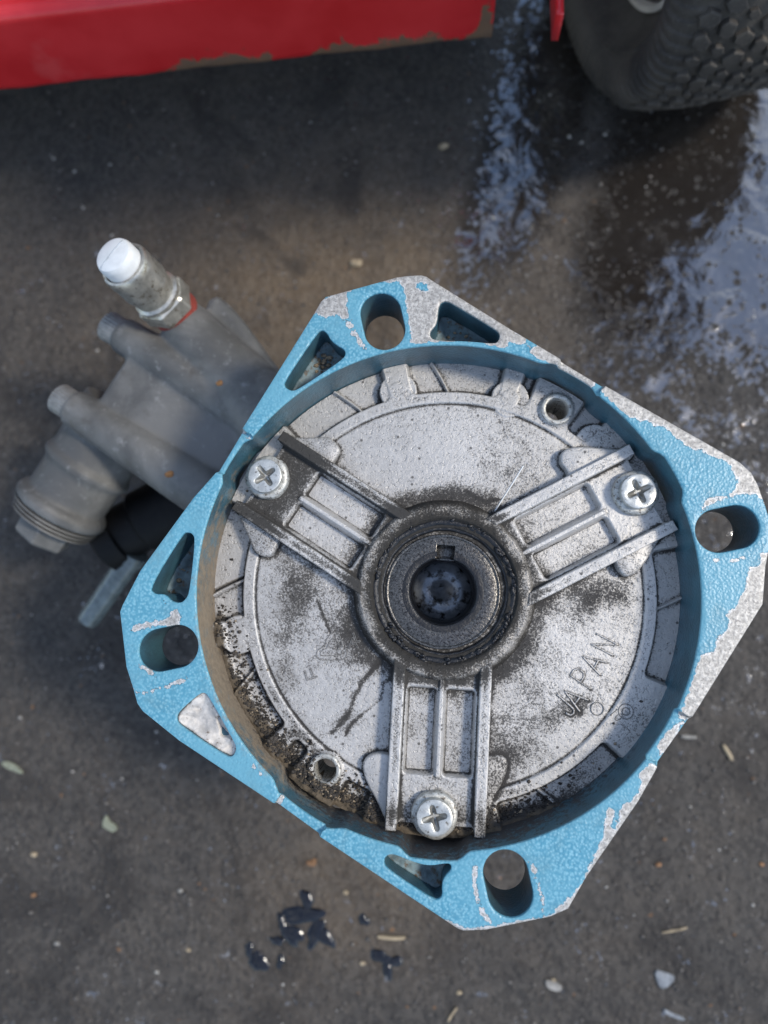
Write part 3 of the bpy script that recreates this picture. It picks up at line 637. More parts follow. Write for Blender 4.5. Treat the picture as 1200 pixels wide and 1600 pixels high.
# ---- three arms with side rails, a centre rib and a screw land
def arm(ar, scr, sgr, tag):
    U = np.arange(17.5, 71.4, .3); VV = np.arange(-15.6, 15.65, .24); U, W = np.meshgrid(U, VV, indexing='ij'); aw = np.abs(W)
    c, s = math.cos(math.radians(ar)), math.sin(math.radians(ar)); X = CX+U*c-W*s; Y = CY+U*s+W*c
    z = np.full(U.shape, -12.0)
    for sg in (-1, 1):
        v = W*sg; p = np.minimum(np.minimum(v-1.1, 10.6-v), np.minimum(U-28.5, 54.6-U)); 
        rc = 1.6; a_ = np.minimum(v-1.1, 10.6-v); b_ = np.minimum(U-28.5, 54.6-U)
        p = np.where((a_ < rc) & (b_ < rc), rc-np.hypot(a_-rc, b_-rc), np.minimum(a_, b_))
        z = np.minimum(z, -12.0-3.6*sst(p, -.1, 1.3))
    z = np.where(U > 55, np.minimum(z, -11.5-.5*sst(57-U, 0, 2)), z)
    z = np.maximum(z, -15.6+4.4*(1-sst(aw, .55, 1.5))*(1-sst(U, 54.5, 56)))
    rail = sst(aw, 10.5, 11.4)*(1-sst(aw, 14.6, 15.5))
    z = np.maximum(z, -15.8+(6.0+.8*sst(U, 30, 62))*rail)
    z = np.where(aw > 13, np.minimum(z, -8.6-7.8*sst(aw, 14.5, 15.5)), z); rh = np.hypot(X-HX, Y-HY); z = z-9*(1-sst(rh, 23.4, 25.6))
    end = np.where(aw < 11.5, 69.0, 70.8); z = z-8*sst(U, end-.5, end+.3)
    z = z+.16*(fbm(X*.8, Y*.8, 3, 12)-.5)+.05*vnoise(X*3, Y*3, 9)
    g = -.34+.30*(aw > 11)+1.3*np.exp(-((rh-26)/5.0)**2)+.30*np.exp(-((aw-10.9)/.6)**2)+.22*np.exp(-((aw-15.2)/.7)**2)+.35*np.exp(-((U-55.0)/.6)**2)*(aw < 10.8)+.2*np.exp(-((aw-1.4)/.4)**2)*(U < 55)
    g = g+.6*(fbm(X*.2, Y*.2, 3, 31)-.45)+sgr(U, W)+crevice(z, 3, 1.2)*(.4+1.2*vnoise(X*.35, Y*.35, 6))
    rd = -.35+.5*crevice(z, 3, 1.0)+.45*np.exp(-((aw-10.3)/.6)**2)*(U < 56)+.3*np.exp(-((U-28.6)/.5)**2)
    o = link('cover_arm', mesh('cover_arm', np.stack([X.ravel(), Y.ravel(), z.ravel()], 1), grid_faces(*U.shape).tolist(), dict(grime_shade=g.ravel(), rustdirt=rd.ravel())), pump, M_arm)
    o['label'] = tag
    # flared base under the arm keeps its flanks solid
    return o
def screw(c, rot, arm_o, tag):
    x, y = c; fr = Frame((x, y, 0), (0, 0, 1), (math.cos(rot), math.sin(rot), 0))
    wob = lambda a, i: 1+.018*math.sin(3*a+rot)+.012*math.sin(7*a+2*rot)
    V, F = revolve([(6.9, -12.4), (6.9, -10.1), (6.5, -9.5), (5.6, -9.3), (5.4, -9.3), (0, -9.3)], 56, fr, wob)
    col = link('washer', mesh('washer', V, F), None, M_collar)
    star = []
    for k in range(4):
        t = math.pi/2*k
        for (r, da) in ((3.3, -.22), (3.6, -.10), (3.65, 0), (3.6, .10), (3.3, .22), (2.0, .40), (1.2, .785)):
            star.append((r*math.cos(t+da), r*math.sin(t+da)))
    s1 = prism([circle(5.35, 56), chaikin(star, 1)], -6.9, -9.6, .45, fr, bottom=False)
    star_f = chaikin(star, 1); V2 = [(px, py, -7.25) for px, py in star_f]+[(px*.32, py*.32, -9.4) for px, py in star_f]+[(0, 0, -9.7)]
    n = len(star_f); F2 = [(i, n+i, n+(i+1) % n, (i+1) % n)[::-1] for i in range(n)]+[(n+i, n+(i+1) % n, 2*n) for i in range(n)]
    so = link('screw', mesh('screw', *s1), pump, M_screw); auto_smooth(so, 35)
    rc_ = link('cross_recess', mesh('cross_recess', fr(np.array(V2)), F2), so, M_recess)
    col.parent = so; col.name = 'washer'; so['label'] = tag
SC = [(58.67,29.52),(-55.01,34.60),(-2.34,-66.38)]
a1 = arm(27.5, SC[0], lambda U, W: .25*np.exp(-((U-32)/6)**2)*(W < 0)*1.6-.12, 'clean pale arm of the cover')
a2 = arm(147.2, SC[1], lambda U, W: 1.25*sst(U, 48, 60)+.55*sst(-W, 9, 11)+.35*sst(W, 9, 11)+.1, 'arm of the cover with soot-black outer end')
a3 = arm(267.2, SC[2], lambda U, W: .22+.9*sst(U, 58, 66)*(.4+fbm(U*.2, W*.2, 3, 2)), 'arm of the cover with dirty screw end')
screw(SC[0], .42, a1, 'bright cross-head screw'); screw(SC[1], .62, a2, 'chalky cross-head screw'); screw(SC[2], .22, a3, 'grimy cross-head screw')

# ---- side tabs of the arms, with the low grime and shade patch
TABS = [(P_, {1: a1, 2: a2, 3: a3}[k_], *q_) for P_, k_, *q_ in TABD]
for P, par, zt, g0, r0 in TABS:
    P = chaikin(P, 1); V, F = prism([P], zt, -16.2, .7, step=.8); n = len(V)
    g = g0+.7*(fbm(V[:, 0]*.4, V[:, 1]*.4, 3, 3)-.45)
    o = link('arm_gusset', mesh('arm_gusset', V, F, dict(grime_shade=g, rustdirt=np.full(n, r0))), par, M_arm); auto_smooth(o, 50)

# ---- hub with sealant, seal lips, steel ring, key slot and shaft end
NA2 = 720; prof_r = np.concatenate([np.linspace(17.5, 29.8, 62)])
A2, R2 = np.meshgrid(np.arange(NA2)*2*math.pi/NA2, prof_r, indexing='ij'); X = HX+R2*np.cos(A2); Y = HY+R2*np.sin(A2)
wv = .5*(fbm(np.cos(A2)*2.2, np.sin(A2)*2.2, 3, 2)-.5)
Rm2 = R2+wv
Z = -16.2+6.2*(1-sst(Rm2, 25.6, 29.4))-.5*sst(27-Rm2, 0, 1)*0
Z = Z-1.5*(1-sst(Rm2, 21.2, 22.6))-1.6*(1-sst(Rm2, 18.8, 19.6))
Z = Z+.55*(fbm(X*.55, Y*.55, 4, 3)-.5)*sst(Rm2, 18, 21)+.7*sst(fbm(X*.35+7, Y*.35, 3, 11), .52, .72)*np.exp(-((R2-21.0)/1.3)**2)
# arms flow into the hub: lower it to arm level where the pockets start
g = .55+1.3*np.exp(-((R2-21.0)/2.2)**2)+.7*np.exp(-((R2-28.6)/1.2)**2)-.25*np.exp(-((R2-25.6)/1.6)**2)+1.5*(fbm(X*.28, Y*.28, 3, 21)-.5)
hub = link('hub_ring', mesh('hub_ring', np.stack([X.ravel(), Y.ravel(), Z.ravel()], 1), grid_faces(NA2, len(prof_r), True)[:, ::-1].tolist(), dict(grime_shade=g.ravel(), rustdirt=(-.3+.35*np.exp(-((R2-28.6)/.8)**2)).ravel())), pump, M_hub)
wobb = lambda a, i: 1+.006*math.sin(3*a)+.005*math.sin(8*a+1)+.003*math.sin(23*a)
V, F = revolve([(22.6, -12.6), (22.1, -11.2), (21.2, -10.9), (20.3, -11.4), (19.8, -12.2), (19.2, -11.9), (18.8, -12.2), (18.5, -12.9), (18.3, -15.5)], 240, Frame((HX, HY, 0), (0, 0, 1), (1, 0, 0)), wobb)
V[:, 2] += .5*(fbm(V[:, 0]*.7, V[:, 1]*.7, 3, 5)-.5)
seal = link('rubber_seal', mesh('rubber_seal', V, F), pump, M_black)
parts = []
for k in range(64):                                     # torn curls of sealant round the seal
    a = random.uniform(0, 2*math.pi); 
    if k > 20: a = random.choice((random.gauss(-2.3, .35), random.gauss(.1, .4), random.gauss(2.5, .3), random.gauss(-1.3, .25)))
    r = random.gauss(21.4, .6); L = random.uniform(.06, .22); n = 7
    P = [(HX+(r+.35*math.sin(i*1.7+k))*math.cos(a+L*i/n), HY+(r+.35*math.sin(i*1.7+k))*math.sin(a+L*i/n), -11.1+.35*math.sin(i+k)) for i in range(n)]
    parts.append(tube(P, [random.uniform(.3, .7)*(1 if 0 < i < n-1 else .4) for i in range(n)], 6))
o = link('sealant_bead', mesh('sealant_bead', *merge(*parts)), seal, M_black); o['kind'] = 'stuff'
SX, SY = [(0.23,-0.77)][0]
key = math.radians(86); inner = []
kw = 2.75; r1 = 10.3; r2 = 14.2; ka = math.asin(kw/r1)
for k in range(60):
    t = key+ka+(2*math.pi-2*ka)*k/59; inner.append((r1*math.cos(t), r1*math.sin(t)))
def kp(u, v): return (u*math.cos(key)-v*math.sin(key), u*math.sin(key)+v*math.cos(key))
inner += [kp(r2, -kw), kp(r2, kw)]
V, F = prism([circle(17.7, 120), inner], -13.0, -48, .45, Frame((SX, SY, 0), (0, 0, 1), (1, 0, 0)), bottom=False)
o = link('shaft_ring', mesh('shaft_ring', V, F), pump, M_steel); auto_smooth(o, 35); shaft = o
V, F = revolve([(17.0, -13.35), (12.3, -12.6), (11.9, -12.9), (11.0, -14.2), (10.45, -15.5)], 120, Frame((SX, SY, 0), (0, 0, 1), (1, 0, 0)))
k5 = 5; cut = []
for f in F:
    c = V[list(f)].mean(0)-np.array([SX, SY, 0]); u = c[0]*math.cos(key)+c[1]*math.sin(key); v = -c[0]*math.sin(key)+c[1]*math.cos(key)
    if not (0 < u < r2+.2 and abs(v) < kw+.1): cut.append(f)
o = link('bore_chamfer', mesh('bore_chamfer', *revolve([(12.6, -12.99), (12.2, -12.94), (11.0, -12.94), (10.35, -13.1), (10.3, -16)], 120, Frame((SX, SY, 0), (0, 0, 1), (1, 0, 0)))), shaft, M_black); ch = o
bmc = bmesh.new(); bmc.from_mesh(o.data)
kill = [f for f in bmc.faces if abs((lambda c: -(c.x/MM-SX)*math.sin(key)+(c.y/MM-SY)*math.cos(key))(f.calc_center_median())) < kw and (f.calc_center_median().x/MM-SX)*math.cos(key)+(f.calc_center_median().y/MM-SY)*math.sin(key) > 0]
bmesh.ops.delete(bmc, geom=kill, context='FACES'); bmc.to_mesh(o.data); bmc.free()
kq = [kp(r1-.6, -kw-.2), kp(r2+.3, -kw-.2), kp(r2+.3, kw+.2), kp(r1-.6, kw+.2)]
link('keyway_floor', mesh('keyway_floor', *prism([[(a_, b_) for a_, b_ in kq]], -17.5, -20, .2, Frame((SX, SY, 0), (0, 0, 1), (1, 0, 0)))), shaft, M_steel)
link('ring_lip', mesh('ring_lip', *revolve([(17.75, -14), (17.7, -12.75), (17.4, -12.6), (16.9, -12.65), (16.7, -13.05)], 120, Frame((SX, SY, 0), (0, 0, 1), (1, 0, 0)))), shaft, M_steel)
# bore lining and the deep end of the bore
V, F = revolve([(10.28, -14), (10.25, -22), (9.9, -23), (9.9, -48)], 96, Frame((SX, SY, 0), (0, 0, 1), (1, 0, 0)))
link('bore_lining', mesh('bore_lining', V, F), shaft, M_black)
V, F = revolve([(10.1, -37), (9.2, -36), (2, -36.6), (1.2, -38), (0, -38.5)], 64, Frame((SX, SY, 0), (0, 0, 1), (1, 0, 0)))
link('shaft_end', mesh('shaft_end', V, F), shaft, M_shaftcore)

# ---- cast lettering
parts = []
for G, p, rt in LETTERS: parts += strokes([G], p, rt, 7.2, -15.12, .30)
link('country_lettering', mesh('country_lettering', *merge(*parts)), cover, M_plate)
parts = []
ring = lambda c, r, z: tube([(c[0]+r*math.cos(t*math.pi/12), c[1]+r*math.sin(t*math.pi/12), z) for t in range(24)], .15, 5, True)
q = [(46.65,-35.64),(54.95,-36.19),(50.17,-36.63),(53.26,-39.91),(54.28,-41.29)]
parts += [ring(q[0], 1.9, -14.95), ring(q[1], 2.2, -14.55), ring(q[1], 1.1, -14.5)]
parts += strokes([G1, G0], q[2], -52, 2.6, -14.55, .13, .7)
parts += strokes([[[(0, 0), (1.4, .2), (2.2, .1)]]], q[3], -40, 1.6, -14.6, .13)
link('mould_marks', mesh('mould_marks', *merge(*parts)), cover, M_line)
link('paint_streak', mesh('paint_streak', *tube([(x, y, -15.1) for x, y in resample([(25.60,38.73),(22.03,32.92),(16.53,24.31)], .8, False)], .28, 5)), cover, M_white)
def outline_text(txt, o, ang, size, z, name, th=.12, off=0):
    cu = bpy.data.curves.new(name, 'FONT'); cu.body = txt; cu.size = size; cu.fill_mode = 'NONE'; cu.bevel_depth = th; cu.bevel_resolution = 1; cu.offset = off
    t = bpy.data.objects.new('tmp', cu); COL.objects.link(t); bpy.context.view_layer.update()
    me = bpy.data.meshes.new_from_object(t.evaluated_get(bpy.context.evaluated_depsgraph_get())); bpy.data.objects.remove(t)
    n = len(me.vertices); co = np.empty(n*3); me.vertices.foreach_get('co', co); co = co.reshape(-1, 3)
    c, s = math.cos(math.radians(ang)), math.sin(math.radians(ang))
    out = np.stack([o[0]+co[:, 0]*c-co[:, 1]*s, o[1]+co[:, 0]*s+co[:, 1]*c, z+co[:, 2]], 1)*MM; out[:, 2] += HT*MM
    me.vertices.foreach_set('co', out.ravel()); me.update(); return link(name, me, cover, M_line)
outline_text('548633', [(-45.53,48.70)][0], 37, 4.9, -18.95, 'part_number', .09)
outline_text('A', [(-29.08,-18.62)][0], 5, 4.6, -15.05, 'alloy_letter', .1)
outline_text('T', [(-26.30,-13.52)][0], 198, 4.6, -15.05, 'alloy_letter', .1)
outline_text('TI', [(-39.71,-24.64)][0], 200, 4.6, -15.05, 'alloy_letter', .1)
tri = [(-34.10,-13.62),(-32.94,-13.68),(-31.76,-14.92),(-31.02,-18.12),(-29.97,-18.86),(-29.56,-20.74),(-30.31,-21.95),(-32.04,-22.35),(-35.12,-22.32),(-37.44,-22.43),(-38.99,-21.81),(-39.32,-20.69),(-38.65,-19.17),(-36.73,-18.20),(-36.19,-16.30),(-35.24,-14.77)]
tri2 = [(-33.69,-15.32),(-32.31,-17.00),(-31.71,-18.13),(-32.67,-18.90),(-31.12,-19.25),(-31.10,-20.76),(-34.76,-21.00),(-37.84,-21.16),(-38.06,-20.10),(-36.72,-18.95),(-35.95,-18.94),(-35.21,-16.66)]
link('alloy_emblem', mesh('alloy_emblem', *merge(*[tube([(x, y, -15.08) for x, y in resample(chaikin(t, 1), .6)], .13, 5, True) for t in (tri, tri2)])), cover, M_line)

# ---- body under the flange
V, F = revolve([(59.5, -18.6), (56, -24), (54, -60), (54, -120), (50, -128), (50, -HT+8), (53, -HT+6), (53, -HT+.5), (0, -HT+.5)], 96)
fl_hole = []
body = link('crankcase', mesh('crankcase', V, [f for f in F if True]), pump, M_body); auto_smooth(body, 40)

def cyl(name, a, b, prof, par, m, n=48, rmod=None, ang=35):
    """prof: (radius, distance from a towards b); fractions of the length when flagged by strings"""
    a = np.array(a, float); b = np.array(b, float); V, F = revolve(prof, n, Frame(a, b-a), rmod)
    o = link(name, mesh(name, V, F), par, m); auto_smooth(o, ang); return o
def xyz(p, z): return (p[0], p[1], z)
hd = [(-129.97,102.48),(-67.38,63.31),(-148.97,72.44),(-89.58,36.17),(-127.51,84.59),(-137.95,70.48)]
hu = np.array(hd[1])-np.array(hd[0]); hu /= np.linalg.norm(hu); hvv = np.array([-hu[1], hu[0]])
zc = -64
CAPS = []; CAST = []
# head casting: a block with two long screw bosses above and two below
def ublock(name, u0, u1, v0, v1, z0, z1, bev, par, m, o=hd[0]):
    P = [(o[0]+hu[0]*u+hvv[0]*v, o[1]+hu[1]*u+hvv[1]*v) for u, v in ((u0, v0), (u1, v0), (u1, v1), (u0, v1))]
    V, F = prism([chaikin(resample(ccw(P), 6), 1)], z0, z1, bev, step=2.5); V[:, 2] += .3*(fbm(V[:, 0]*.1, V[:, 1]*.1, 3, 3)-.5)
    o_ = link(name, mesh(name, V, F), par, m); auto_smooth(o_, 50); return o_
vv = (np.array(hd[2])-np.array(hd[0]))@hvv; s2 = (np.array(hd[2])-np.array(hd[0]))@hu
head = ublock('pump_head', 9, 130, min(0, vv), max(0, vv), -60, -112, 2.5, pump, M_body)
for (pt, zz, rr, u0, cap) in ((hd[0], zc, 9.0, 0, True), (hd[2], zc, 9.3, 0, True), (hd[4], -106, 7.5, 2, True), (np.array(hd[2])+hu*8-hvv*(-6 if vv < 0 else 6), -104, 8.5, 2, False)):
    a = np.array([pt[0]+hu[0]*u0, pt[1]+hu[1]*u0, zz]); b = a+np.array([hu[0], hu[1], 0])*120
    bs = cyl('screw_boss', a, b, [(0, 0), (rr*.70, 0), (rr*.80, .5), (rr*.84, 1.6), (rr*1.02, 40), (rr*1.2, 80), (rr*1.3, 120), (0, 120)], head, M_body)
    if cap:
        r0 = 6.2 if zz > -80 else 4.8; kn = lambda t, i: 1+(.035*math.sin(28*t) if i in (3, 4) else 0)
        CAPS.append((a-(b-a)/120*7.2, b, [(0, 2.5), (r0*.5, 2.5), (r0*.52, 0), (r0*.9, 0), (r0, .8), (r0, 7.6)], kn))
# fillet web rising to the outlet
# inlet: stubby cylinder with collars, running parallel to the flange edge
ia = np.array(xyz([(-134.90,75.54)][0], -82)); ib = np.array(xyz([(-174.87,18.62)][0], -90)); IL = np.linalg.norm(ib-ia)
print('inlet length', IL)
L0 = IL
inlet = cyl('inlet_port', ia, ib, [(0, 0), (17.6, 0), (17.6, L0*.38), (18.9, L0*.40), (19.4, L0*.425), (18.6, L0*.45), (17.2, L0*.47), (17.0, L0*.66), (19.0, L0*.68), (20.2, L0*.715), (19.4, L0*.755), (17.8, L0*.77), (0, L0*.775)], head, M_body, 72)
hexm = lambda a, i: 1/max(math.cos((a+.3) % (math.pi/3)-math.pi/6), .1)*.96
# outlet arm, washer, nut, barrel and white plug
oa = np.array(xyz([(-63.15,63.42)][0], -66)); ob = np.array(xyz([(-105.94,107.89)][0], -64)); OL = np.linalg.norm(ob-oa)
arm_out = cyl('outlet_arm', oa, ob, [(0, -20), (19, -20), (17, 0), (14, OL*.35), (11.8, OL*.7), (11.2, OL*.88), (10.4, OL*.97), (9.0, OL), (0, OL)], head, M_body, 56)
oc = np.array(xyz([(-106.06,109.65)][0], -57)); od = np.array(xyz([(-115.50,116.20)][0], -24)); fd = (od-oc); FL = np.linalg.norm(fd); print('fitting length', FL)
web = prism([chaikin([(-99.17,106.21),(-90.79,90.25),(-72.15,69.28),(-59.17,56.44),(-46.83,69.02),(-64.95,87.24),(-83.76,113.85),(-94.50,122.11)], 1)], -66, -95, 3, step=2); link('outlet_web', mesh('outlet_web', *web), arm_out, M_body)
fit = cyl('outlet_fitting', oc, od, [(0, 9), (9.3, 9), (9.7, 10), (9.7, 11.2), (8.6, 12), (8.6, FL*.44), (9.3, FL*.48), (9.5, FL*.52), (9.2, FL*.70), (9.5, FL*.74), (9.4, FL*.82), (8.9, FL*.85), (8.0, FL*.855), (7.8, FL*.80), (0, FL*.80)], pump, M_brass, 64)
cyl('sealing_washer', oc, od, [(0, -3.2), (9.0, -3.2), (9.5, -2.6), (9.5, 1.8), (0, 2.4)], fit, M_redw, 48)
cyl('hex_nut', oc, od, [(0, 1.6), (9.4, 1.6), (10.0, 2.4), (10.0, 8.6), (9.3, 9.6), (0, 9.8)], fit, M_brass, 72, hexm, 25)
pl = cyl('plug', oc, od, [(7.4, FL*.78), (7.5, FL*.94), (7.3, FL*.98), (6.8, FL*1.01), (5.6, FL*1.025), (0, FL*1.03)], fit, M_white, 56)
fr = Frame(oc, fd); 
sl = tube([tuple(fr(np.array([[.62*t, .78*t+.1*math.sin(t), FL*1.03-.008*t*t]]))[0]) for t in np.linspace(-6.2, 6.2, 12)], .28, 5); link('plug_slot', mesh('plug_slot', *sl), fit, mat_simple('grey_slot', (.35, .38, .40), .6))
# the separate solids are fused into one casting with soft fillets
CAST += [o_ for o_ in bpy.data.objects if o_.type == 'MESH' and (o_.name.split('.')[0] in ('screw_boss', 'inlet_port', 'outlet_arm', 'outlet_web', 'pump_head'))]
vv_ = []; ff_ = []; off = 0
for o_ in CAST:
    n_ = len(o_.data.vertices); co = np.empty(n_*3); o_.data.vertices.foreach_get('co', co); vv_.append(co.reshape(-1, 3)); ff_ += [tuple(i_+off for i_ in p_.vertices) for p_ in o_.data.polygons]; off += n_
me = bpy.data.meshes.new('cast'); me.from_pydata(np.vstack(vv_).tolist(), [], ff_)
for o_ in CAST: bpy.data.objects.remove(o_)
t_ = bpy.data.objects.new('tmp', me); COL.objects.link(t_)
m_ = t_.modifiers.new('r', 'REMESH'); m_.mode = 'VOXEL'; m_.voxel_size = .0008
m_ = t_.modifiers.new('s', 'SMOOTH'); m_.factor = .6; m_.iterations = 9
bpy.context.view_layer.update(); me = bpy.data.meshes.new_from_object(t_.evaluated_get(bpy.context.evaluated_depsgraph_get())); bpy.data.objects.remove(t_)
n_ = len(me.vertices); co = np.empty(n_*3); me.vertices.foreach_get('co', co); co = co.reshape(-1, 3); no = np.empty(n_*3); me.vertices.foreach_get('normal', no); no = no.reshape(-1, 3)
q_ = co/MM; dsp = .5*(fbm(q_[:, 0]*.10+q_[:, 2]*.07, q_[:, 1]*.10-q_[:, 2]*.06, 4, 3)-.5)+.10*(fbm(q_[:, 0]*.8, q_[:, 1]*.8+q_[:, 2]*.7, 3, 9)-.5)
me.vertices.foreach_set('co', (co+no*dsp[:, None]*MM).ravel()); me.update(); me.name = 'pump_head'
print('cast verts', n_)
head = link('pump_head', me, pump, M_body)
for a, b, pf, kn in CAPS: cyl('socket_screw', a, b, pf, head, M_sock, 168, kn)
for k in range(3): cyl('inlet_thread', ia, ib, [(15, L0*(.77+.026*k)), (18.4-.5*k, L0*(.775+.026*k)), (18.6-.5*k, L0*(.785+.026*k)), (16.8-.5*k, L0*(.793+.026*k)), (0, L0*(.793+.026*k))], head, M_body, 64)
for c0, r0 in ((.425, 18.4), (.715, 19.3)): cyl('collar', ia, ib, [(r0-2.5, L0*(c0-.042)), (r0-.3, L0*(c0-.022)), (r0+.5, L0*(c0-.006)), (r0+.5, L0*(c0+.010)), (r0-.5, L0*(c0+.024)), (r0-2.5, L0*(c0+.034))], head, M_body, 72)
cyl('inlet_plug', ia, ib, [(0, L0*.975), (9.8, L0*.975), (10.8, L0*.96), (11.2, L0*.84)][::-1], head, M_body, 72, hexm, 25)
def surf(name, px, mat_, rr_):                          # thin flake lying on the casting
    T = Matrix.Translation((0, 0, 0)); hit, loc, nrm, _ = head.ray_cast(Vector((px[0]*MM, px[1]*MM, (HT-20)*MM)), Vector((0, 0, -1)))
    if hit:
        c_ = np.array(loc)/MM-np.array([0, 0, HT]); V, F = blob((0, 0, 0), rr_, 5, 2, (1.2, .9, .16)); fr_ = Frame(c_, np.array(nrm)); link(name, mesh(name, fr_(V), F), head, mat_)
bpy.context.view_layer.update()
M_rs = mat_simple('orange_rust_spot', (.30, .14, .05), .9, 0, .4, 700, .0003)
for p_, r_ in zip([(-103.51,42.87),(-84.78,78.06)], (1.5, 1.3)): surf('rust_spot', p_, M_rs, r_)
# thermal valve barb low on the left, black unloader body also standing in for the shade under the flange
ba = np.array(xyz([(-141.65,14.18)][0], -112)); bb = np.array(xyz([(-168.54,-17.24)][0], -125)); BL = np.linalg.norm(bb-ba)
cyl('drain_barb', ba, bb, [(0, -2), (6.4, -2), (6.4, 3), (5.4, 3.6), (5.2, BL*.9), (5.0, BL*.97), (3.4, BL), (2.8, BL), (2.6, BL*.9), (0, BL*.9)], body, M_clear, 40)
ua = np.array(xyz([(-156.61,19.48)][0], -112)); ub = np.array(xyz([(-105.83,46.43)][0], -112))
cyl('regulator_body', ua, ub, [(0, 0), (13, 0), (15, 1.5), (15, 10), (13, 11), (13, 20), (15, 22), (15, 70), (0, 70)], body, M_dark, 48)

# ---- loose dirt lying in the bore
def crumbs(name, label, n, fn, rlo, rhi, m, sub=1):
    parts = []
    for k in range(n):
        x, y, z = fn(); r = random.uniform(rlo, rhi)*random.choice((.5, .7, 1))
        parts.append(blob((x, y, z+r*.3), r, k, sub, (1, random.uniform(.6, 1), random.uniform(.5, .9))))
    o = link(name, mesh(name, *merge(*parts)), None, m); o['kind'] = 'stuff'; o['label'] = label; o['category'] = 'dirt'; return o
def bore_dirt():
    while True:
        a = math.radians(random.choice((random.gauss(-126, 20), random.gauss(-112, 26), random.uniform(-175, -62)))); r = 72.0-abs(random.gauss(0, 3.6))
        x, y = r*math.cos(a), r*math.sin(a)
        if r > 72: continue
        z, _ = plate_h(np.array([[x]]), np.array([[y]])); 
        if z[0, 0] < -20: continue
        return x, y, float(z[0, 0])
M_dirtb = mat_simple('black_brown_soil', (.040, .034, .028), .95, 0, .8, 500, .0004)
M_dirtt = mat_simple('tan_grit', (.24, .19, .13), .95, 0, .6, 400, .0004)
crumbs('loose_dirt', 'dark crumbly dirt piled along the lower left of the pump bore', 2600, bore_dirt, .22, .75, M_dirtb)
crumbs('loose_grit', 'tan grit scattered along the lower left of the pump bore', 420, bore_dirt, .2, .55, M_dirtt)
def pk_dirt():
    i = random.choice((0, 0, 0, 2, 1)); P = np.array(PK[i]); c = P.mean(0)+rng.normal(0, 2.2, 2)
    return c[0], c[1], PKZ[i]+1.2
crumbs('pocket_dirt', 'brown crumbs of dirt caught in the flange pockets', 70, pk_dirt, .4, 1.2, M_dirtt)

# ================================================================== ground
GZ = -HT
def axis_coords():
    x = np.arange(-330, 331, 2.2); o = 330*1.28**np.arange(1, 17); return np.concatenate([-o[::-1], x, o])
gx = axis_coords()+10; gy = axis_coords()+60
X, Y = np.meshgrid(gx, gy, indexing='ij')
wet = np.clip(sst(X-.25*(Y-100), 20, 95)*(.30*sst(Y+.35*X, 60, 130)+.70*sst(Y+.25*X, 135, 215)), 0, 1)*(.84+.8*(fbm(X*.035, Y*.035, 3, 6)-.45))
wet = np.maximum(wet, (.84+.5*(fbm(X*.04+5, Y*.04, 3, 8)-.45))*np.exp(-((X-46-.30*(Y-230))/27)**2)*sst(Y+.3*(40-X), 125, 225))
wet = wet+.13*np.exp(-(((X+105)/38)**2+((Y-10)/70)**2))+.08*np.exp(-(((X-150)/40)**2+((Y+10)/60)**2))+.10*np.exp(-(((X-75)/60)**2+((Y-120)/60)**2))
dry = np.exp(-(((X+60)/110)**2+((Y-165)/75)**2))+.5*np.exp(-(((X+30)/60)**2+((Y+150)/50)**2))
dry = np.clip(1.15*dry+.5*(fbm(X*.012, Y*.012, 3, 2)-.5), 0, 1)*(1-np.clip(wet, 0, 1)*.7)
near = np.exp(-((np.hypot(X, Y)/900)**4))
Zg = near*(1.3*(fbm(X*.03, Y*.03, 3, 1)-.5)+1.3*(fbm(X*.12, Y*.12, 4, 5)-.5)*(1-.5*np.clip(wet, 0, 1)))
V = np.stack([X.ravel(), Y.ravel(), Zg.ravel()+GZ], 1)
ground = link('ground', mesh('ground', V, grid_faces(len(gx), len(gy)).tolist(), dict(wet=wet.ravel(), dry=dry.ravel())), None, M_ground)
ground['kind'] = 'structure'

# ================================================================== red machine frame with its wheel
mach = bpy.data.objects.new('machine_frame', None); COL.objects.link(mach)
mach['label'] = 'red painted steel machine frame with rusty lower edge and a knobbly tyre'; mach['category'] = 'machine'
pa, pb = [np.array(p) for p in [(-213.62,239.36),(24.20,254.94)]]
fd2 = (pb-pa)/np.linalg.norm(pb-pa); bk = np.array([-fd2[1], fd2[0]]); W = np.linalg.norm(pb-pa)
H = 43.0; LEN = W+420
prof = []                                    # (depth behind the face, height above lower edge)
for d, h in ((9, 1.2), (2.5, .1), (.8, .5), (0, 1.6)): prof.append((d, h))
for h in np.linspace(4, H-5, 14): prof.append((0, h))
for k in range(1, 9): t = k/8*math.pi/2; prof.append((5-5*math.cos(t), H-5+5*math.sin(t)))
prof += [(30, H), (120, H), (330, H)]
prof = prof+[(330, H-2.2), (120, H-2.2), (7, H-2.2), (2.6, H-6), (2.6, 4), (9, 3.6)]
us = np.linspace(-420, W, 260); V = []; E_ = []; RU = []
for u in us:
    for d, h in prof:
        p = pa+fd2*u+bk*d; wv = .35*math.sin(u*.11)*math.exp(-h/4)+.4*math.sin(u*.021+1)*math.exp(-((h-20)/16)**2)
        V.append((p[0]-bk[0]*wv, p[1]-bk[1]*wv, -100+h+.25*math.sin(u*.33)*math.exp(-h/2))); E_.append(h); q_ = u/W; RU.append((1.25*math.exp(-((q_-.46)/.10)**2)+1.0*math.exp(-((q_-.70)/.07)**2)+.7*math.exp(-((q_-.86)/.1)**2)+.8*math.exp(-((q_-.985)/.02)**2)*1.4+.38)*1.25*math.exp(-h/(10 if q_ < .97 else 22))-.30)
n = len(prof); F = [(i*n+k, (i+1)*n+k, (i+1)*n+(k+1) % n, i*n+(k+1) % n) for i in range(len(us)-1) for k in range(n)]
F += [tuple(range(n)), tuple((len(us)-1)*n+k for k in range(n))[::-1]]
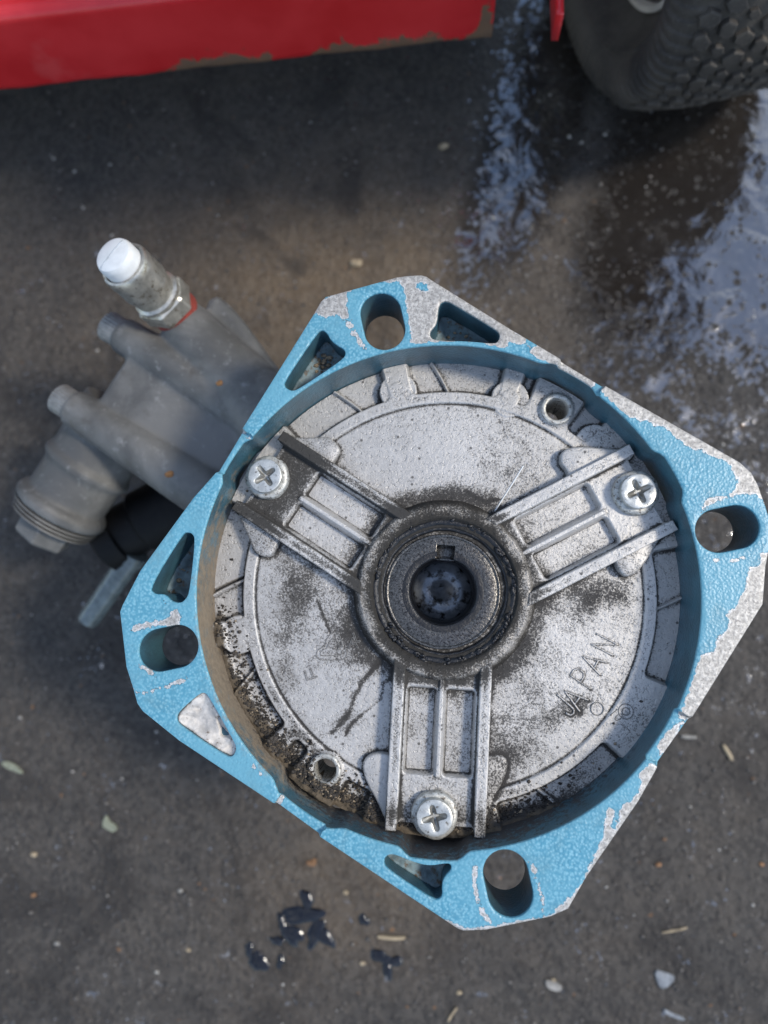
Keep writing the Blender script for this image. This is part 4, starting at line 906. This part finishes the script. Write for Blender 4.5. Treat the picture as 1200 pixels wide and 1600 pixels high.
o = link('side_panel', mesh('side_panel', V, F, dict(rust=RU)), mach, M_red); auto_smooth(o, 40)
# end plate closing the panel and an unseen tall body added on the deck to darken the ground reflection
e0 = pb+bk*3
def box(name, o, a, b, z0, z1, par, m, bev=1.5, ang=40):
    o, a, b = map(np.array, (o, a, b)); P = [o, o+a, o+a+b, o+b]; V, F = prism([resample(ccw(P), 12)], z1, z0, bev)
    e = V[:, 2]-z0+30; ob = link(name, mesh(name, V, F, dict(rust=e*0-.6)), par, m); auto_smooth(ob, ang); return ob
box('end_plate', pb+bk*3, -fd2*2.5, bk*300, -98, -58, mach, M_red)
box('unseen_deck_body', pa+bk*140+fd2*(-150), fd2*(W+120), bk*200, -56, 190, mach, M_dark, 12)
box('unseen_upper_body', (92, 216), (104, 0), (0, 300), 38, 260, mach, M_dark, 10)  # unseen body added over the tyre, edges set by the dark ground reflection
br = [(45.38,254.85),(48.98,254.63),(48.42,224.66),(45.63,224.81)]
V, F = prism([resample(ccw(br), 3)], -52, -66, .8); link('bracket', mesh('bracket', V, F, dict(rust=np.full(len(V), -.6))), mach, M_red)

TR, TW = 86.7, 54.0                          # tyre radius and half width
tc = np.array((123.0, 310.0, GZ+TR)); ta = math.radians(15); tcam = math.radians(2.5)
ax = np.array((-math.cos(ta)*math.cos(tcam), -math.sin(ta)*math.cos(tcam), math.sin(tcam)))      # towards the visible sidewall
wf = Frame(tc, ax, (0, 0, 1))
# profile: w (towards the camera side), radius
tp = []
for k in range(41):
    t = -1+2*k/40; tp.append((TW*.80*t, TR-5.5*abs(t)**2.4))
side = [(TW*.88, TR-7.5), (TW*.94, TR-10.5), (TW*.97, TR-15), (TW*.97, TR-20), (TW*.94, TR-24), (TW*.90, TR-26), (TW*.88, TR-26.8), (TW*.88, TR-28), (TW*.80, TR-30), (TW*.66, TR-35), (TW*.58, TR-41), (TW*.55, TR-46)]
full = [(-w_, r_) for w_, r_ in side[::-1]]+tp+side
nT = 720; V = []
for j in range(nT):
    a = 2*math.pi*j/nT
    fl_ = 1 if (j % 8) < 4 else 0
    for i, (w_, r_) in enumerate(full):
        sh = 0
        if TR-17 < r_ < TR-5 and abs(w_) > TW*.7: sh = 1.1*fl_
        V.append(((r_+sh*.6)*math.cos(a), (r_+sh*.6)*math.sin(a), w_+math.copysign(sh*.8, w_)))
Vt = wf(np.array(V)); n = len(full)
low = Vt[:, 2] < GZ+.4; Vt[low, 2] = GZ+.4
F = [(j*n+i, ((j+1) % nT)*n+i, ((j+1) % nT)*n+i+1, j*n+i+1) for j in range(nT) for i in range(n-1)]
tyre = link('tyre', mesh('tyre', Vt, F), mach, M_tyre); auto_smooth(tyre, 40)
V, F = revolve([(TR-40, TW*.52), (TR-41, TW*.63), (TR-43.5, TW*.63), (TR-45, TW*.46), (24, TW*.40), (22, TW*.5), (0, TW*.5)], 96, wf)
rim = link('wheel_rim', mesh('wheel_rim', V, F), mach, M_rim); auto_smooth(rim, 40)
V, F = revolve([(10, TW*.3), (10, TW*1.0), (8, TW*1.06), (0, TW*1.06)], 32, wf); link('axle', mesh('axle', V, F), mach, M_sock)
# tread blocks: staggered rows of chamfered lozenges
hexo = [(-3.9, .5), (-1.7, -3.5), (2.5, -3.2), (3.9, -.4), (1.6, 3.4), (-2.3, 3.3)]
bv = []
Vb, Fb = prism([[(x*1.02, y*1.0) for x, y in hexo]], 2.1, -1.5, .7); 
me_b = bpy.data.meshes.new('tread_block'); me_b.from_pydata((Vb*MM).tolist(), [], Fb); me_b.materials.append(M_tyre)
Vs, Fs = prism([[(x*.72, y*.62) for x, y in hexo]], 1.8, -1.5, .5)
me_s = bpy.data.meshes.new('tread_stud'); me_s.from_pydata((Vs*MM).tolist(), [], Fs); me_s.materials.append(M_tyre)
camp = Vector(cam.matrix_world.translation)
rows = []
NB = 54
for c_ in range(-5, 6):
    for j in range(NB):
        a = 2*math.pi*(j+.5*(c_ % 2))/NB; t = c_/5.6; w_ = TW*.86*t; r_ = TR-5.5*abs(t)**2.4
        nrm = np.array((math.cos(a), math.sin(a), .34*t)); 
        p = wf(np.array([[r_*math.cos(a), r_*math.sin(a), w_]]))[0]
        nw = wf.u*nrm[0]+wf.v*nrm[1]+wf.w*nrm[2]; nw /= np.linalg.norm(nw)
        if p[2] < GZ+4: continue
        P = Vector((p[0]*MM, p[1]*MM, (p[2]+HT)*MM)); rows.append(((camp-P).dot(Vector(nw))/(camp-P).length, P, nw, c_, j))
vis = sorted([r for r in rows if r[0] > -.05], key=lambda r: r[1].z if False else (r[1]-camp).length)[:260]
vs = set((r[3], r[4]) for r in vis)
def block_matrix(P, nw, c_, j):
    N = Vector(nw); T = Vector(wf.w)-N*Vector(wf.w).dot(N); T.normalize(); B = N.cross(T)
    h = ((c_*37+j*17) % 11-5)/5
    M = Matrix((T, B, N)).transposed().to_4x4(); return Matrix.Translation(P) @ M @ Matrix.Rotation(.3*h+(.5 if c_ % 2 else -.4), 4, 'Z') @ Matrix.Diagonal((1+.14*h, 1-.16*(((c_*13+j*29) % 7-3)/3), 1, 1))
rest = []
for r in rows:
    M = block_matrix(r[1], r[2], r[3], r[4])
    me = me_b if (r[3]+r[4]) % 3 else me_s
    if (r[3], r[4]) in vs:
        o = bpy.data.objects.new('tread_block', me); COL.objects.link(o); o.parent = tyre; o.matrix_local = M
    else: rest.append((np.array([tuple(M @ v.co) for v in me.vertices])/MM-np.array([0, 0, HT]), [tuple(p.vertices) for p in me.polygons]))
if rest: o = link('far_tread', mesh('far_tread', *merge(*rest)), tyre, M_tyre, smooth=False); o['kind'] = 'stuff'

# ================================================================== small things on the asphalt
M_oil = mat_simple('black_oil', (.006, .006, .008), .06, 0, .1, 300, .0001)
def item(name, label, cat, V, F, m, group=None, smooth=True):
    o = link(name, mesh(name, V, F), None, m, smooth); auto_smooth(o, 50); o['label'] = label; o['category'] = cat
    if group: o['group'] = group
    return o
def gz(x, y):
    i = int(np.clip(np.searchsorted(gx, x), 1, len(gx)-1)); j = int(np.clip(np.searchsorted(gy, y), 1, len(gy)-1)); return GZ+Zg[i-1:i+1, j-1:j+1].max()
def puddle(pieces, seed):
    parts = []
    for k, (c, rx, ry, a) in enumerate(pieces):
        P = []; ca, sa = math.cos(math.radians(a)), math.sin(math.radians(a))
        nrad, nring = 40, 7; V = []
        z0 = gz(*c)
        for i in range(nring+1):
            f = i/nring
            for j in range(nrad):
                t = 2*math.pi*j/nrad; w1 = 1+.16*math.sin(2*t+seed+k)+.12*math.sin(3*t+2*k+seed)+.07*math.sin(5*t+k)
                x, y = 1.2*rx*f*w1*math.cos(t), 1.2*ry*f*w1*math.sin(t); V.append((c[0]+x*ca-y*sa, c[1]+x*sa+y*ca, z0-.2+1.3*(1-f**2)**.6+.25*math.sin(3*t+k)*f*(1-f)))
        F = [(i*nrad+j, i*nrad+(j+1) % nrad, (i+1)*nrad+(j+1) % nrad, (i+1)*nrad+j)[::-1] for i in range(1, nring) for j in range(nrad)]
        F.append(tuple(nrad+j for j in range(nrad)))
        parts.append((np.array(V), F))
    return merge(*parts)
pc = [(-68.66,-162.73),(-73.29,-171.94),(-61.44,-170.87),(-66.23,-155.38),(-78.24,-167.02),(-80.62,-175.24),(-56.29,-173.06)]
item('oil_spill', 'largest glossy black oil splash on the asphalt, lower left of the pump flange', 'oil', *puddle(list(zip(pc, (8, 3.4, 3.2, 3, 2, 3.5, 2.6), (4.2, 6, 6.5, 4, 4, 2, 5), (0, 50, -30, 10, 20, -20, 60))), 1), M_oil)
pc = [(-89.70,-185.81),(-94.71,-180.02),(-78.78,-185.05)]
item('oil_drop', 'small round black oil drop left of the largest oil splash', 'oil', *puddle(list(zip(pc, (4.6, 2.2, 1.8), (4, 3, 3), (20, 0, 0))), 4), M_oil)
pc = [(-28.60,-180.85),(-25.42,-186.04),(-22.30,-182.66)]
item('oil_drop', 'black oil splat below the short straw piece, under the bottom corner of the flange', 'oil', *puddle(list(zip(pc, (4.6, 2.0, 4.5), (3, 5, 2), (-20, 0, 15))), 8), M_oil)
pc = [(-37.30,-163.93)]
item('oil_drop', 'tiny dark oil spot between the oil splash and the straw piece', 'oil', *puddle([(pc[0], 2.4, 2.6, 0)], 9), M_oil)
M_straw = mat_simple('dry_straw', (.30, .235, .15), .8, 0, .3, 300, .0003)
M_leaf = mat_simple('dried_leaf_scrap', (.20, .21, .15), .8, 0, .35, 200, .0004)
M_pale = mat_simple('pale_stone_chip', (.24, .225, .20), .8, 0, .3, 300, .0004)
M_slate = mat_simple('grey_flat_chip', (.17, .18, .19), .6, 0, .3, 300, .0004)
M_rustchip = mat_simple('orange_rust_chip', (.20, .105, .05), .85, 0, .3, 300, .0004)
def stick(name, label, cat, pts, r, m):
    P = np.array([(x, y, gz(x, y)+r*.7) for x, y in pts]); P = chaikin(P, 2, False); P[:, 2] += .15*np.sin(np.arange(len(P)))
    n = len(P); rr = [r*(.55+.45*math.sin(math.pi*min(1, max(0, (i+.6)/n)))) for i in range(n)]
    V, F = tube(P, rr, 8); return item(name, label, cat, V, F, m)
stick('straw_piece', 'short tan straw piece lying below the bottom corner of the blue flange', 'straw', [(-30.30,-171.06),(-23.34,-171.67),(-16.72,-171.11)], 1.0, M_straw)
stick('wood_splinter', 'brown wood splinter on the asphalt right of the bare flange edge', 'splinter', [(138.98,-75.24),(141.26,-78.84),(142.93,-82.45)], 1.1, M_straw)
stick('wood_splinter', 'pale flat splinter next to the painted groove at the lower right flange edge', 'splinter', [(118.94,-71.40),(122.61,-71.93),(126.29,-71.85)], 1.0, M_pale)
stick('twig', 'curved pale twig at the bottom edge, lower right of the oil splats', 'twig', [(4.21,-208.63),(6.07,-205.36),(8.55,-202.34)], .7, M_straw)
stick('twig', 'long thin greyish twig in the lower right asphalt', 'twig', [(106.94,-163.82),(112.97,-162.71),(118.71,-161.03)], .6, M_straw)
def scrap(name, label, cat, pts, m, th=.7, curl=1.0):
    P = np.array(pts); c = P.mean(0); V, F = prism([resample(ccw(chaikin(P, 1)), 1.2)], gz(*c)+th+.25, gz(*c)-.4, .25)
    V[:, 2] += curl*.04*((V[:, 0]-c[0])**2)*.5*(V[:, 2] > gz(*c)); return item(name, label, cat, V, F, m)
scrap('leaf_scrap', 'dull green dried leaf scrap on the lower left asphalt', 'leaf', [(-173.45,-122.61),(-171.70,-116.85),(-169.48,-120.59),(-164.61,-122.97),(-166.49,-126.18),(-171.32,-124.44)], M_leaf)
scrap('leaf_scrap', 'pale elongated leaf scrap at the left edge, level with the light flange pocket', 'leaf', [(-229.07,-92.02),(-224.88,-91.92),(-217.62,-96.28),(-217.50,-98.22),(-222.45,-97.05),(-228.20,-94.60)], M_leaf)
scrap('flat_chip', 'grey triangular flat chip near the bottom right', 'stone', [(102.50,-180.51),(108.43,-181.69),(113.12,-183.79),(106.97,-189.79),(104.06,-187.63)], M_slate)
scrap('flat_chip', 'small pale rounded flat chip at the bottom, right of the flange corner', 'stone', [(50.40,-187.68),(55.27,-188.05),(59.48,-190.18),(57.61,-193.15),(52.17,-191.66)], M_pale)
scrap('flat_chip', 'narrow slate grey chip near the bottom right edge of the picture', 'stone', [(106.10,-197.83),(110.78,-199.88),(116.62,-201.88),(114.80,-203.10),(107.20,-200.62)], M_slate)
def pebble(label, p, r, m, sd_, name='stone_chip'):
    V, F = blob((p[0], p[1], gz(*p)+r*.25), r, sd_, 2, (1.2, .8, .6)); return item(name, label, 'stone', V, F, m)
for k, (p, lab, r, m) in enumerate(zip([(-193.93,-180.98),(-130.79,-153.35),(-141.41,-192.47),(-45.19,176.94),(2.67,242.86),(-63.75,-137.50),(-46.45,-151.23),(9.50,-195.61),(-37.46,-183.84),(-207.84,-158.30),(-208.75,-138.25),(106.46,-132.71),(-62.80,-136.25),(-125.76,-181.54),(155.14,-131.07),(54.97,-187.77)],
    ('bright white chip at the lower left', 'small white chip left of the oil splash', 'white speck of stone below the left oil drop', 'pale tan chip on the brown asphalt above the flange top corner', 'tan chip near the top between red panel and tyre',
     'orange rust chip beside the lower left flange edge', 'cream pebble right of the oil splash', 'cream pebble below the bottom flange corner', 'cream pebble left of the lower oil splat', 'brown pebble on the left asphalt near the picture edge',
     'brown pebble near the left edge below the pale leaf scrap', 'orange chip on the asphalt at the lower right', 'second rust chip touching the one beside the lower left flange edge', 'faint tan chip left of the round oil drop', 'orange yellow chip at the right picture edge', 'tan chip above the pale flat chip'),
    (1.3, 1.1, 1.0, 2.6, 2.2, 2.0, 1.5, 1.3, 1.2, 1.3, 1.4, 1.3, 1.1, 1.0, 1.1, 1.0), (M_pale, M_pale, M_pale, M_straw, M_straw, M_rustchip, M_straw, M_straw, M_straw, M_rustchip, M_straw, M_rustchip, M_rustchip, M_straw, M_rustchip, M_straw))):
    pebble(lab, p, r, m, k)
parts = []
for k in range(2600):
    x = random.uniform(-230, 200); y = random.uniform(-215, 300); r = random.choice((.35, .45, .6, .6, .8, 1.1))
    parts.append(blob((x, y, gz(x, y)+r*.1), r, k, 1, (1, random.uniform(.6, 1), .6)))
    
sel = [parts[i] for i in range(len(parts))]
def mat_grit():
    n = NT('loose_road_grit'); c = n.vor(240, out='Color'); s = n.t.nodes.new('ShaderNodeSeparateColor'); n.put(s.inputs[0], c)
    col = n.mix(n.step(s.outputs[0], .2, .9), (.035, .033, .032), (.13, .115, .10)); col = n.mix(n.step(s.outputs[1], .93, .96), col, (.33, .31, .28))
    return n.out(col, .6, 0, n.bump(n.noise(800, 3), .0003, .6))
o = link('road_grit', mesh('road_grit', *merge(*sel)), None, mat_grit()); o['kind'] = 'stuff'; o['label'] = 'fine loose grit and sand grains scattered over the asphalt'; o['category'] = 'grit'
print('done', len(bpy.data.objects), sum(len(o.data.polygons) for o in bpy.data.objects if o.type == 'MESH'))
